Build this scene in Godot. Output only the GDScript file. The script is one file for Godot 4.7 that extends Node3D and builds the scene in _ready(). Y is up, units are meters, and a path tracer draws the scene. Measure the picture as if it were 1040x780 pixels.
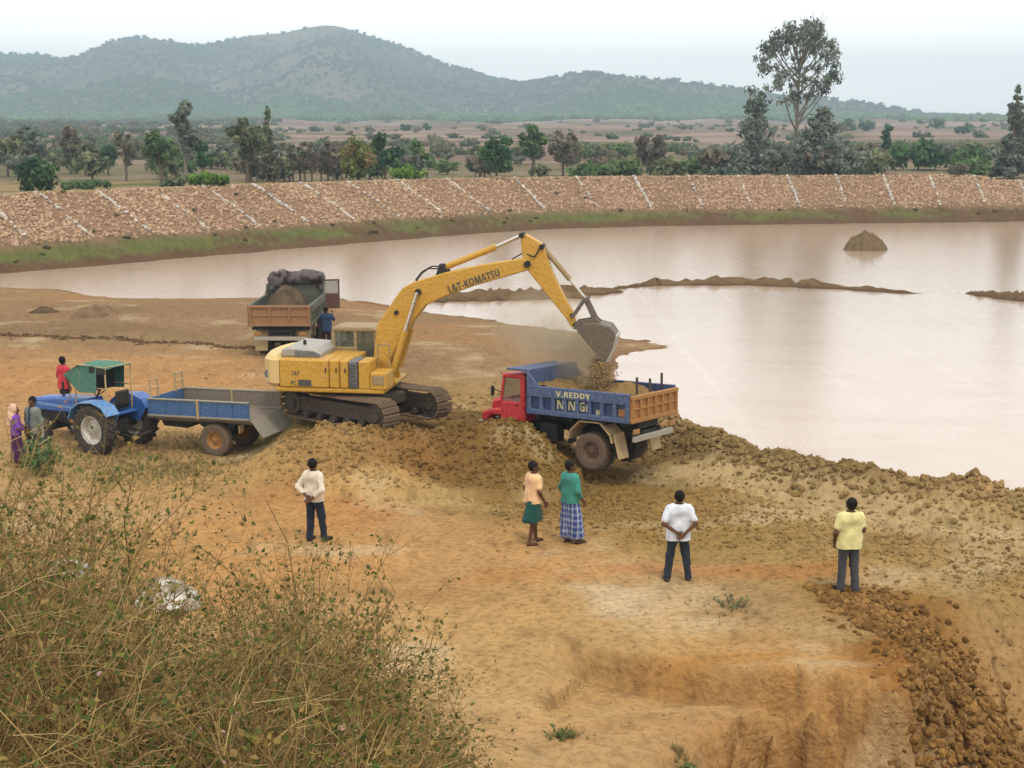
extends Node3D
# An excavator loads a tipper beside a muddy tank; people watch from the bank. x right, y up, -z away from the viewer; metres.

# ---------------------------------------------------------------- mesh building
class Mb:
	var v := PackedVector3Array()
	var n := PackedVector3Array()
	var c := PackedColorArray()
	var ix := PackedInt32Array()
	var xf := Transform3D()
	var col := Color(1, 1, 1)
	func put(p: Vector3, nn: Vector3) -> int:
		v.append(xf * p)
		n.append((xf.basis * nn).normalized())
		c.append(col)
		return v.size() - 1
	func turn(a: int, b: int, d: int) -> void:
		# front faces run clockwise seen from outside
		var g := (v[b] - v[a]).cross(v[d] - v[a])
		if g.dot(n[a] + n[b] + n[d]) > 0.0:
			ix.append(a); ix.append(d); ix.append(b)
		else:
			ix.append(a); ix.append(b); ix.append(d)
	func tri(a: Vector3, b: Vector3, d: Vector3, hint: Vector3) -> void:
		var g := (b - a).cross(d - a)
		if g.length_squared() < 1e-14:
			return
		if g.dot(hint) < 0.0:
			g = -g
		var i := put(a, g); var j := put(b, g); var k := put(d, g)
		turn(i, j, k)
	func quad(a: Vector3, b: Vector3, d: Vector3, e: Vector3, hint: Vector3) -> void:
		tri(a, b, d, hint)
		tri(a, d, e, hint)
	func box(ctr: Vector3, size: Vector3, bev := 0.015) -> void:
		var h := size * 0.5
		var b: float = minf(bev, minf(h.x, minf(h.y, h.z)) * 0.8)
		for ax in 3:
			var a1 := (ax + 1) % 3
			var a2 := (ax + 2) % 3
			for s in [-1.0, 1.0]:
				var q := []
				for k in [[-1.0, -1.0], [1.0, -1.0], [1.0, 1.0], [-1.0, 1.0]]:
					var p := Vector3()
					p[ax] = h[ax] * s
					p[a1] = (h[a1] - b) * k[0]
					p[a2] = (h[a2] - b) * k[1]
					q.append(p + ctr)
				var hint := Vector3()
				hint[ax] = s
				quad(q[0], q[1], q[2], q[3], hint)
			if b <= 0.0:
				continue
			# edges that run along a2, between the faces of ax and a1
			for s in [-1.0, 1.0]:
				for t in [-1.0, 1.0]:
					var q := []
					for e in [-1.0, 1.0]:
						var p := Vector3()
						p[ax] = h[ax] * s; p[a1] = (h[a1] - b) * t; p[a2] = (h[a2] - b) * e
						var r := Vector3()
						r[ax] = (h[ax] - b) * s; r[a1] = h[a1] * t; r[a2] = (h[a2] - b) * e
						q.append(p + ctr); q.append(r + ctr)
					var hint := Vector3()
					hint[ax] = s; hint[a1] = t
					quad(q[0], q[1], q[3], q[2], hint)
		if b > 0.0:
			for sx in [-1.0, 1.0]:
				for sy in [-1.0, 1.0]:
					for sz in [-1.0, 1.0]:
						var s := Vector3(sx, sy, sz)
						tri(ctr + s * Vector3(h.x, h.y - b, h.z - b), ctr + s * Vector3(h.x - b, h.y, h.z - b), ctr + s * Vector3(h.x - b, h.y - b, h.z), s)
	func prism(poly: Array, z0: float, z1: float, bev := 0.02) -> void:
		var m := poly.size()
		var area := 0.0
		for i in m:
			area += poly[i].cross(poly[(i + 1) % m])
		var sgn := 1.0 if area > 0.0 else -1.0
		var inn := PackedVector2Array()
		for i in m:
			var e0: Vector2 = (poly[i] - poly[(i + m - 1) % m]).normalized()
			var e1: Vector2 = (poly[(i + 1) % m] - poly[i]).normalized()
			var n0 := Vector2(e0.y, -e0.x) * sgn
			var n1 := Vector2(e1.y, -e1.x) * sgn
			var bis := (n0 + n1).normalized()
			inn.append(poly[i] - bis * (bev / maxf(0.4, bis.dot(n0))))
		var t := Geometry2D.triangulate_polygon(inn)
		for zz in [[z0, -1.0], [z1, 1.0]]:
			for k in range(0, t.size(), 3):
				tri(Vector3(inn[t[k]].x, inn[t[k]].y, zz[0]), Vector3(inn[t[k + 1]].x, inn[t[k + 1]].y, zz[0]), Vector3(inn[t[k + 2]].x, inn[t[k + 2]].y, zz[0]), Vector3(0, 0, zz[1]))
		for i in m:
			var j := (i + 1) % m
			var e: Vector2 = (poly[j] - poly[i]).normalized()
			var o := Vector3(e.y * sgn, -e.x * sgn, 0)
			var a := Vector3(poly[i].x, poly[i].y, 0)
			var b := Vector3(poly[j].x, poly[j].y, 0)
			var za := Vector3(0, 0, z0 + bev)
			var zb := Vector3(0, 0, z1 - bev)
			quad(a + za, b + za, b + zb, a + zb, o)
			var ai := Vector3(inn[i].x, inn[i].y, 0)
			var bi := Vector3(inn[j].x, inn[j].y, 0)
			quad(a + za, b + za, bi + Vector3(0, 0, z0), ai + Vector3(0, 0, z0), o + Vector3(0, 0, -1))
			quad(a + zb, b + zb, bi + Vector3(0, 0, z1), ai + Vector3(0, 0, z1), o + Vector3(0, 0, 1))
	func ring_pair(ca: Vector3, cb: Vector3, ra: float, rb: float, u: Vector3, w: Vector3, u2: Vector3, w2: Vector3, seg: int) -> void:
		var i0 := v.size()
		for i in seg:
			var t := TAU * i / seg
			var d := u * cos(t) + w * sin(t)
			var d2 := u2 * cos(t) + w2 * sin(t)
			put(ca + d * ra, d)
			put(cb + d2 * rb, d2)
		for i in seg:
			var j := (i + 1) % seg
			turn(i0 + i * 2, i0 + j * 2, i0 + i * 2 + 1)
			turn(i0 + j * 2, i0 + j * 2 + 1, i0 + i * 2 + 1)
	func disc(ca: Vector3, r: float, nn: Vector3, u: Vector3, w: Vector3, seg: int) -> void:
		for i in seg:
			var t := TAU * i / seg
			var t2 := TAU * (i + 1) / seg
			tri(ca, ca + (u * cos(t) + w * sin(t)) * r, ca + (u * cos(t2) + w * sin(t2)) * r, nn)
	func tube(a: Vector3, b: Vector3, ra: float, rb: float, seg := 10, caps := true) -> void:
		var d := (b - a).normalized()
		var u := d.cross(Vector3.UP if absf(d.y) < 0.9 else Vector3.RIGHT).normalized()
		var w := d.cross(u)
		ring_pair(a, b, ra, rb, u, w, u, w, seg)
		if caps:
			disc(a, ra, -d, u, w, seg)
			disc(b, rb, d, u, w, seg)
	func path(pts: Array, radii: Array, seg := 5) -> void:
		# one bent, tapered tube
		var m := pts.size()
		var i0 := v.size()
		var u := Vector3.ZERO
		for k in m:
			var d: Vector3 = (pts[mini(k + 1, m - 1)] - pts[maxi(k - 1, 0)]).normalized()
			if u == Vector3.ZERO:
				u = d.cross(Vector3.UP if absf(d.y) < 0.9 else Vector3.RIGHT).normalized()
			u = (u - d * u.dot(d)).normalized()
			var w := d.cross(u)
			for i in seg:
				var t := TAU * i / seg
				var q := u * cos(t) + w * sin(t)
				put(pts[k] + q * radii[k], q)
		for k in m - 1:
			for i in seg:
				var j := (i + 1) % seg
				var a := i0 + k * seg + i
				var b := i0 + k * seg + j
				turn(a, b, a + seg)
				turn(b, b + seg, a + seg)
	func lathe(prof: Array, seg := 24) -> void:
		# prof: Vector2(radius, z) from -z to +z round the outside, about the z axis
		for k in prof.size() - 1:
			var p: Vector2 = prof[k]
			var q: Vector2 = prof[k + 1]
			var d := (q - p).normalized()
			var i0 := v.size()
			for i in seg:
				var t := TAU * i / seg
				var rad := Vector3(cos(t), sin(t), 0)
				var nn := rad * d.y + Vector3(0, 0, -d.x)
				put(rad * p.x + Vector3(0, 0, p.y), nn)
				put(rad * q.x + Vector3(0, 0, q.y), nn)
			for i in seg:
				var j := (i + 1) % seg
				turn(i0 + i * 2, i0 + j * 2, i0 + i * 2 + 1)
				turn(i0 + j * 2, i0 + j * 2 + 1, i0 + i * 2 + 1)
	func mesh() -> ArrayMesh:
		var a := []
		a.resize(Mesh.ARRAY_MAX)
		a[Mesh.ARRAY_VERTEX] = v
		a[Mesh.ARRAY_NORMAL] = n
		a[Mesh.ARRAY_COLOR] = c
		a[Mesh.ARRAY_INDEX] = ix
		var m := ArrayMesh.new()
		if ix.size():
			m.add_surface_from_arrays(Mesh.PRIMITIVE_TRIANGLES, a)
		return m

# ---------------------------------------------------------------- scene graph helpers
func numbered(parent: Node, called: String) -> String:
	if not parent.has_node(called):
		return called
	var k := 1
	while parent.has_node("%s_%03d" % [called, k]):
		k += 1
	return "%s_%03d" % [called, k]

func obj(called: String, mb, mat: Material, parent: Node = self) -> MeshInstance3D:
	var o := MeshInstance3D.new()
	o.name = numbered(parent, called)
	o.mesh = mb.mesh() if mb is Mb else mb
	o.material_override = mat
	parent.add_child(o, true)
	return o

func thing(called: String, label: String, category: String, at := Vector3.ZERO, turn := 0.0, group := "") -> Node3D:
	var o := Node3D.new()
	o.name = numbered(self, called)
	add_child(o, true)
	o.position = at
	o.rotation.y = turn
	tag(o, label, category, group)
	return o

func tag(o: Node, label: String, category: String, group := "") -> Node:
	o.set_meta("label", label)
	if category:
		o.set_meta("category", category)
	if group:
		o.set_meta("group", group)
	return o

func kind(o: Node, k: String) -> Node:
	o.set_meta("kind", k)
	return o

func scatter(called: String, m: Mesh, mat: Material, where: Array, cols: PackedColorArray, parent: Node = self) -> MultiMeshInstance3D:
	var mm := MultiMesh.new()
	mm.transform_format = MultiMesh.TRANSFORM_3D
	mm.use_colors = true
	mm.mesh = m
	mm.instance_count = where.size()
	for i in where.size():
		mm.set_instance_transform(i, where[i])
		mm.set_instance_color(i, cols[i])
	var o := MultiMeshInstance3D.new()
	o.name = numbered(parent, called)
	o.multimesh = mm
	o.material_override = mat
	parent.add_child(o, true)
	o.set_meta("kind", "stuff")
	return o

# ---------------------------------------------------------------- materials
func lin(r: float, g: float, b: float) -> Color:
	return Color(r, g, b).linear_to_srgb()

func noise_tex(ramp: Array, freq: float, sd: int, size := 256, octaves := 5) -> NoiseTexture2D:
	var f := FastNoiseLite.new()
	f.noise_type = FastNoiseLite.TYPE_SIMPLEX
	f.frequency = freq
	f.seed = sd
	f.fractal_octaves = octaves
	var t := NoiseTexture2D.new()
	t.width = size
	t.height = size
	t.seamless = true
	t.noise = f
	if ramp.size():
		var g := Gradient.new()
		g.offsets = PackedFloat32Array(ramp.map(func(r): return r[0]))
		g.colors = PackedColorArray(ramp.map(func(r): return r[1]))
		t.color_ramp = g
	return t

func normal_tex(freq: float, sd: int, strength: float, size := 512) -> NoiseTexture2D:
	var t := noise_tex([], freq, sd, size)
	t.as_normal_map = true
	t.bump_strength = strength
	return t

var grime: NoiseTexture2D
var fine_normal: NoiseTexture2D

func paint(base: Color, dust: Color, lo := 0.45, hi := 0.75, rough := 0.55, scale := 0.6, metal := 0.0, sd := 1) -> StandardMaterial3D:
	# colours are linear; dust settles in blotches over the paint
	var m := StandardMaterial3D.new()
	var b := lin(base.r, base.g, base.b)
	var d := lin(dust.r, dust.g, dust.b)
	m.albedo_texture = noise_tex([[0.0, b.darkened(0.12)], [lo, b], [hi, b.lerp(d, 0.45)], [1.0, b.lerp(d, 0.85)]], 0.03, sd)
	m.uv1_triplanar = true
	m.uv1_scale = Vector3.ONE * scale
	m.roughness = rough
	m.metallic = metal
	m.normal_enabled = true
	m.normal_texture = fine_normal
	m.normal_scale = 0.25
	return m

func tinted(rough := 0.95, backlight := 0.0) -> StandardMaterial3D:
	var m := StandardMaterial3D.new()
	m.vertex_color_use_as_albedo = true
	m.roughness = rough
	m.metallic_specular = 0.25
	if backlight > 0.0:
		m.backlight_enabled = true
		m.backlight = Color(backlight, backlight, backlight)
		m.cull_mode = BaseMaterial3D.CULL_DISABLED
	return m

func soil_mat(tex_scale: float, bump: float, low := 0.62) -> StandardMaterial3D:
	var m := tinted(1.0)
	m.metallic_specular = 0.1
	m.albedo_texture = noise_tex([[0.0, lin(low, low * 0.96, low * 0.9)], [0.35, lin(0.86, 0.85, 0.83)], [0.6, lin(1, 1, 1)], [0.8, lin(1, 0.99, 0.97)], [1.0, lin(0.8, 0.78, 0.74)]], 0.02, 7, 1024, 6)
	m.uv1_triplanar = true
	m.uv1_world_triplanar = true
	m.uv1_scale = Vector3.ONE * tex_scale
	m.detail_enabled = true
	m.detail_blend_mode = BaseMaterial3D.BLEND_MODE_MUL
	m.detail_uv_layer = BaseMaterial3D.DETAIL_UV_2
	m.detail_albedo = noise_tex([[0.0, lin(0.5, 0.47, 0.42)], [0.33, lin(0.8, 0.79, 0.77)], [0.55, lin(1, 1, 1)], [0.8, lin(1, 1, 1)], [0.9, lin(0.86, 0.84, 0.8)], [1.0, lin(0.6, 0.56, 0.5)]], 0.05, 17, 1024, 4)
	m.uv2_triplanar = true
	m.uv2_world_triplanar = true
	m.uv2_scale = Vector3.ONE * 0.9
	m.heightmap_enabled = bump > 0.0
	m.heightmap_texture = noise_tex([], 0.03, 11, 1024, 6)
	m.heightmap_scale = bump
	return m

# ---------------------------------------------------------------- the lie of the land
var n_big := FastNoiseLite.new()
var n_mid := FastNoiseLite.new()
var n_fine := FastNoiseLite.new()
var n_cell := FastNoiseLite.new()
const SHORE_NEAR := [Vector2(-75, 38), Vector2(-52, 62), Vector2(-38.5, 79), Vector2(-34, 77.5), Vector2(-29.6, 76.5), Vector2(-25.1, 75), Vector2(-22.4, 71.7), Vector2(-19.5, 70.8), Vector2(-14.4, 71.7), Vector2(-9.6, 71.7), Vector2(-4.6, 65.5), Vector2(0, 61.9), Vector2(4.9, 56.7), Vector2(7.2, 54.6), Vector2(4.6, 51.6), Vector2(3.5, 46.9), Vector2(4.0, 39.8), Vector2(5.2, 34.8), Vector2(7.1, 31.6), Vector2(9.1, 29.6), Vector2(11.4, 27.8), Vector2(14.2, 26.0), Vector2(21, 22), Vector2(40, 13), Vector2(60, -2), Vector2(-75, -2)]
const SHORE_FAR := [Vector2(-95, 10), Vector2(-75, 36), Vector2(-50, 66), Vector2(-38, 80), Vector2(-32.6, 84.4), Vector2(-27.9, 89.7), Vector2(-20, 99.9), Vector2(-10, 112.5), Vector2(-3, 120.5), Vector2(3.8, 126.6), Vector2(14, 130.5), Vector2(27.5, 133.3), Vector2(52.9, 138), Vector2(95, 146), Vector2(150, 156)]
const GX0 := -100.0
const GY0 := 0.0
const GW := 181
const GH := 131
const GS := 1.4
var sd_near := PackedFloat32Array()
var sd_far := PackedFloat32Array()

func signed_grid(poly: PackedVector2Array) -> PackedFloat32Array:
	var out := PackedFloat32Array()
	out.resize(GW * GH)
	for j in GH:
		for i in GW:
			var p := Vector2(GX0 + i * GS, GY0 + j * GS)
			var best := 1e9
			var inside := false
			var m := poly.size()
			for k in m:
				var a := poly[k]
				var b := poly[(k + 1) % m]
				var e := b - a
				var t := clampf((p - a).dot(e) / e.length_squared(), 0.0, 1.0)
				best = minf(best, (a + e * t).distance_squared_to(p))
				if (a.y > p.y) != (b.y > p.y) and p.x < (b.x - a.x) * (p.y - a.y) / (b.y - a.y) + a.x:
					inside = not inside
			out[j * GW + i] = sqrt(best) * (1.0 if inside else -1.0)
	return out

func look(g: PackedFloat32Array, x: float, d: float) -> float:
	var u := clampf((x - GX0) / GS, 0.0, GW - 1.001)
	var w := clampf((d - GY0) / GS, 0.0, GH - 1.001)
	var i := int(u)
	var j := int(w)
	var fu := u - i
	var fw := w - j
	var k := j * GW + i
	return lerpf(lerpf(g[k], g[k + 1], fu), lerpf(g[k + GW], g[k + GW + 1], fu), fw)

func seg_dist(p: Vector2, a: Vector2, b: Vector2) -> float:
	var e := b - a
	return p.distance_to(a + e * clampf((p - a).dot(e) / e.length_squared(), 0.0, 1.0))

func table(t: Array, x: float) -> float:
	if x <= t[0].x:
		return t[0].y
	for i in range(1, t.size()):
		if x < t[i].x:
			return lerpf(t[i - 1].y, t[i].y, (x - t[i - 1].x) / (t[i].x - t[i - 1].x))
	return t[-1].y

const BANK_LEFT := [Vector2(0, 6.25), Vector2(2.5, 6.2), Vector2(4.5, 5.1), Vector2(6, 4.45), Vector2(9, 3.35), Vector2(12, 1.9), Vector2(15, 0.55), Vector2(18, 0.0)]
const BANK_RIGHT := [Vector2(0, 6.25), Vector2(3, 6.0), Vector2(6, 4.1), Vector2(9, 2.3), Vector2(12, 0.6), Vector2(13.5, -0.2), Vector2(15, 0.0)]
const DAM := [Vector2(-6, -2.6), Vector2(0, -0.7), Vector2(5.2, 0.55), Vector2(12.4, 3.7), Vector2(16.0, 3.75), Vector2(20, 3.1), Vector2(30, 3.0)]
const CLIFF := [Vector2(1.0, 14.6), Vector2(1.75, 15.9), Vector2(2.3, 16.9), Vector2(3.0, 17.7), Vector2(3.9, 18.2), Vector2(4.8, 18.2), Vector2(5.5, 17.9), Vector2(6.0, 18.4), Vector2(6.15, 19.5), Vector2(5.95, 20.6), Vector2(5.7, 21.6)]
const LIP := [Vector2(0.4, 20.0), Vector2(1.24, 19.9), Vector2(2.1, 19.4), Vector2(3.0, 19.0), Vector2(3.9, 18.6), Vector2(5.0, 18.3)]

func side_of(line: Array, p: Vector2) -> Vector2:
	# (signed distance: positive on the left of the line, position along it 0..1)
	var best := 1e9
	var sgn := 1.0
	var along := 0.0
	for i in line.size() - 1:
		var a: Vector2 = line[i]
		var e: Vector2 = line[i + 1] - a
		var t := clampf((p - a).dot(e) / e.length_squared(), 0.0, 1.0)
		var q := a + e * t
		var d := q.distance_to(p)
		if d < best - 1e-6:
			best = d
			sgn = 1.0 if e.cross(p - a) > 0.0 else -1.0
			along = (i + t) / (line.size() - 1)
	return Vector2(best * sgn, along)

func height(x: float, d: float) -> float:
	var h := 0.0
	if d > 150.0 and not (x > 60.0 and d < 165.0):
		h = 3.0 + 0.018 * maxf(0.0, d - 175.0)
		return h + n_big.get_noise_2d(x * 0.12, d * 0.12) * minf(6.0, (d - 140.0) * 0.006)
	var dn := look(sd_near, x, d)
	var df := look(sd_far, x, d)
	var big := n_big.get_noise_2d(x, d)
	var mid := n_mid.get_noise_2d(x, d)
	var fine := n_fine.get_noise_2d(x, d)
	dn += mid * 0.5 + fine * 0.12
	df += mid * 0.35
	# the near ground
	var hn := -0.7 + 0.3 * maxf(dn, -8.0) if dn < 0.0 else -0.7 + 0.7 * (1.0 - exp(-dn / 6.0))
	if dn > 0.0:
		hn += big * 0.09 + mid * 0.035 + fine * 0.012
	var wr := smoothstep(2.5, 5.0, x) * (1.0 - smoothstep(42.0, 47.0, d))
	if wr > 0.0 and dn > 0.0:
		var crest := 0.62 * exp(-pow((dn - 1.25) / 0.75, 2.0)) * (0.75 + 0.6 * n_mid.get_noise_2d(x * 1.7, d * 1.7))
		var h2 := -0.7 + 0.7 * smoothstep(0.0, 0.6, dn) + crest + (fine * 0.13 + n_fine.get_noise_2d(x * 2.4, d * 2.4) * 0.07) * smoothstep(4.0, 1.6, dn) + mid * 0.05
		hn = lerpf(hn, h2, wr)
	if d < 60.0:
		var p := Vector2(x, d)
		# the platform the machines stand on, and its dug face
		var q := seg_dist(p, Vector2(-5.0, 33.5), Vector2(-2.2, 33.3))
		var up := smoothstep(4.9, 2.2, q + mid * 0.4) * smoothstep(-7.0, -5.4, x + mid * 0.3)
		hn += 0.75 * up
		var face := exp(-pow((q - 3.3 - mid * 0.4) / 1.2, 2.0)) * smoothstep(35.0, 32.5, d) * smoothstep(-8.0, -6.0, x)
		hn += face * (0.10 + fine * 0.14 + 0.16 * mid)
		var ridge := exp(-pow((d - 31.2) / 1.15, 2.0)) * smoothstep(-6.3, -4.6, x) * (1.0 - smoothstep(0.2, 1.8, x)) * smoothstep(33.5, 32.3, d)
		if ridge > 0.02:
			hn = maxf(hn, ridge * (0.86 + 0.36 * exp(-pow((x + 0.2) / 1.0, 2.0)) + 0.26 * mid + 0.2 * fine + 0.1 * n_fine.get_noise_2d(x * 2.7, d * 2.7)))
		# rough soil strip
		var rough := smoothstep(3.4, 1.6, absf(d - (28.2 - 0.55 * (x - 2.5)))) * smoothstep(-1.0, 1.5, x)
		hn += rough * (0.05 * fine + 0.05 * mid)
		# wheel ruts by the bank
		var rut := absf(d - (27.2 - 0.9 * (x - 9.0)))
		hn -= (0.09 + 0.02 * sin(x * 30.0 + d * 12.0)) * exp(-pow((rut - 0.9) / 0.2, 2.0)) * smoothstep(4.0, 7.0, x)
		if x > 2.6 and d > 22.0 and d < 33.0:
			var rd := side_of(ROAD, p)
			for off in [-0.75, 0.75]:
				var e := absf(rd.x - off)
				if e < 0.42:
					hn -= smoothstep(0.26, 0.14, e) * 0.085
					hn += 0.05 * smoothstep(0.14, 0.24, e) * smoothstep(0.4, 0.28, e)
		# left scarp in the drying mud
		var sc := d - (52.0 - 0.25 * (x + 15.0)) + mid * 1.2
		hn -= 0.14 * smoothstep(-0.5, 0.5, sc) * smoothstep(-6.0, -10.0, x)
		if d < 24.0:
			var bl := table(BANK_LEFT, d)
			var br := table(BANK_RIGHT, d)
			hn += lerpf(bl, br, smoothstep(-1.6, 0.9, x + mid * 0.4))
			if x > -0.5:
				var s := side_of(LIP, p)
				var drop := smoothstep(0.12, -0.30, s.x + fine * 0.12) * smoothstep(-3.5, -0.3, s.x) * smoothstep(0.0, 0.25, s.y) * (1.0 - smoothstep(0.9, 1.0, s.y))
				hn -= 0.46 * drop
				hn -= 0.16 * exp(-pow((s.x + 0.25) / 0.16, 2.0)) * smoothstep(0.1, 0.6, s.y) * (1.0 - smoothstep(0.95, 1.0, s.y))
				var cl := side_of(CLIFF, p)
				var flute := absf(n_mid.get_noise_2d(x * 1.6, d * 1.6)) * 0.5 + absf(n_fine.get_noise_2d(cl.y * 9.0 + 3.0, cl.x * 0.25)) * 0.5 + fine * 0.2
				var deep := smoothstep(0.0, 0.3, cl.y) * (1.0 - smoothstep(0.72, 1.0, cl.y))
				var ex := cl.x + mid * 0.25
				var crack := smoothstep(0.1, 0.0, absf(n_mid.get_noise_2d(x * 3.4 + 5.0, d * 2.0)))
				var lump := n_mid.get_noise_2d(x * 4.2 + 11.0, d * 4.2) * 0.55 + n_fine.get_noise_2d(x * 1.9, d * 1.9) * 0.45
				hn -= deep * (0.75 * smoothstep(0.05, -0.35, ex + flute * 0.5) + 1.25 * smoothstep(-0.1, -1.7, ex + flute * 0.9))
				hn += deep * (0.30 * lump - 0.42 * crack) * smoothstep(0.3, -0.4, ex)
				hn += deep * 0.12 * exp(-pow((cl.x - 0.35) / 0.5, 2.0))
				hn += deep * (fine * 0.16 + n_fine.get_noise_2d(x * 2.6, d * 2.6) * 0.07) * exp(-pow((cl.x + 0.4) / 0.7, 2.0))
				# orange spoil that slopes away to the right
				var sp := smoothstep(5.4, 6.6, x) * smoothstep(0.6, -1.0, d - 22.0 + (x - 5.9) * 0.85)
				hn += sp * (fine * 0.20 + mid * 0.16 + n_fine.get_noise_2d(x * 2.7, d * 2.7) * 0.09) - 0.5 * smoothstep(6.3, 9.5, x) * smoothstep(22.5, 18.0, d)
	# the dam and the land beyond it
	var hf := table(DAM, df)
	if df > 4.0:
		hf += fine * 0.03 + (big * 0.25 if df > 17.0 else 0.0)
	elif df > 0.2:
		hf += mid * 0.16 + fine * 0.05
	return maxf(maxf(hn, hf), -2.6)

# ground colour: patches of soil of other tints (x, distance, half width, half depth, linear r, g, b, strength)
const ROAD := [Vector2(12.6, 22.6), Vector2(9.9, 25.0), Vector2(8.6, 26.4), Vector2(6.9, 28.1), Vector2(5.2, 29.9), Vector2(3.9, 31.2)]
const SOILS := [
	[-1.6, 30.8, 4.2, 2.6, 0.165, 0.10, 0.042, 0.92], [0.2, 36.5, 2.2, 3.2, 0.25, 0.17, 0.08, 0.6],
	[-14.2,44.9,7.8,7.7,0.427,0.221,0.089,0.80], [-17.0,58.4,13.1,8.7,0.273,0.175,0.097,0.85], [-3.5,51.7,6.6,7.9,0.332,0.214,0.102,0.75], [3.9,51.7,2.7,3.4,0.228,0.111,0.042,0.80],
	[-2.2,32.4,3.7,3.6,0.194,0.106,0.033,0.90], [-5.1,33.7,1.0,1.6,0.327,0.194,0.061,0.60], [3.7,28.4,3.7,3.1,0.265,0.158,0.045,0.85], [7.2,24.5,3.6,2.8,0.306,0.194,0.066,0.80],
	[1.9,31.6,2.2,2.0,0.228,0.136,0.037,0.70], [7.8,32.1,5.4,2.9,0.201,0.125,0.047,0.90], [9.3,26.8,2.7,0.8,0.458,0.314,0.130,0.70], [5.2,30.3,1.6,0.6,0.407,0.265,0.106,0.60],
	[-1.7,23.9,3.5,3.3,0.486,0.265,0.102,0.80], [0.6,19.9,2.6,2.1,0.458,0.281,0.111,0.70], [3.3,23.6,1.6,0.5,0.427,0.19,0.08,0.65], [5.7,23.1,1.3,0.6,0.387,0.163,0.050,0.60],
	[1.7,21.9,0.9,0.3,0.60,0.45,0.28,0.70], [3.0,21.2,1.1,0.4,0.537,0.385,0.207,0.60], [3.8,21.6,0.8,0.8,0.30,0.205,0.10,0.60], [-2.2,22.0,1.0,0.4,0.306,0.158,0.056,0.40],
	[3.5,19.2,1.5,0.3,0.427,0.207,0.053,0.70], [4.5,16.9,1.3,1.4,0.387,0.194,0.050,0.70], [6.7,18.4,1.2,3.1,0.235,0.093,0.018,0.95], [6.3,21.5,1.2,0.8,0.265,0.130,0.030,0.60],
	[-5.3,25.4,2.5,3.4,0.486,0.250,0.089,0.80], [-8.6,30.6,2.6,1.3,0.427,0.273,0.106,0.60], [-6.0,34.6,1.8,1.4,0.273,0.201,0.063,0.55], [-2.2,28.8,2.0,0.8,0.537,0.359,0.146,0.70],
	[-4.9,30.6,1.4,1.1,0.502,0.327,0.130,0.50], [-1.3,42.1,2.2,4.4,0.359,0.228,0.089,0.60], [-3.7,41.3,1.9,3.4,0.306,0.188,0.066,0.50], [1.4,47.0,2.1,3.5,0.297,0.158,0.056,0.50],
	[-0.3,18.0,1.7,0.5,0.491,0.323,0.141,0.50], [1.7,18.0,1.3,0.3,0.525,0.350,0.152,0.50], [3.1,22.2,0.7,0.3,0.585,0.458,0.258,0.60], [0.0,22.8,1.2,0.4,0.397,0.169,0.053,0.50],
	[-3.1,27.2,0.8,0.6,0.448,0.194,0.066,0.50], [2.0,19.5,0.9,0.2,0.350,0.163,0.047,0.50], [4.4,20.3,1.0,0.3,0.265,0.158,0.047,0.50], [5.5,20.8,0.8,0.5,0.359,0.258,0.111,0.50],
	[-12.3,38.9,2.6,1.2,0.387,0.188,0.077,0.40], [-19.2,55.9,3.8,1.5,0.163,0.093,0.047,0.50]]
var soil_grid := PackedColorArray()
const SX0 := -30.0
const SD0 := 10.0
const SS := 0.3
const SWN := 160
const SHN := 200

func soil_table() -> void:
	soil_grid.resize(SWN * SHN)
	for j in SHN:
		for i in SWN:
			var x := SX0 + i * SS
			var d := SD0 + j * SS
			var c := Color(0.42, 0.27, 0.12)
			for b in SOILS:
				var e := pow((x - b[0]) / b[2], 2.0) + pow((d - b[1]) / b[3], 2.0)
				if e < 3.0:
					c = c.lerp(Color(b[4] * 0.98, b[5] * 1.03, b[6] * 1.05), b[7] * 0.92 * smoothstep(2.2, 0.35, e))
			soil_grid[j * SWN + i] = Color(c.r * 1.0, c.g * 1.01, c.b * 1.07)

func soil(x: float, d: float) -> Color:
	# near soil colour, its patches warped by noise
	var wx := x + n_mid.get_noise_2d(x * 0.8 + 40.0, d * 0.8) * 0.9
	var wd := d + n_mid.get_noise_2d(x * 0.8, d * 0.8 + 70.0) * 1.3
	var u := clampf((wx - SX0) / SS, 0.0, SWN - 1.001)
	var w := clampf((wd - SD0) / SS, 0.0, SHN - 1.001)
	var i := int(u)
	var j := int(w)
	var k := j * SWN + i
	return soil_grid[k].lerp(soil_grid[k + 1], u - i).lerp(soil_grid[k + SWN].lerp(soil_grid[k + SWN + 1], u - i), w - j)

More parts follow.
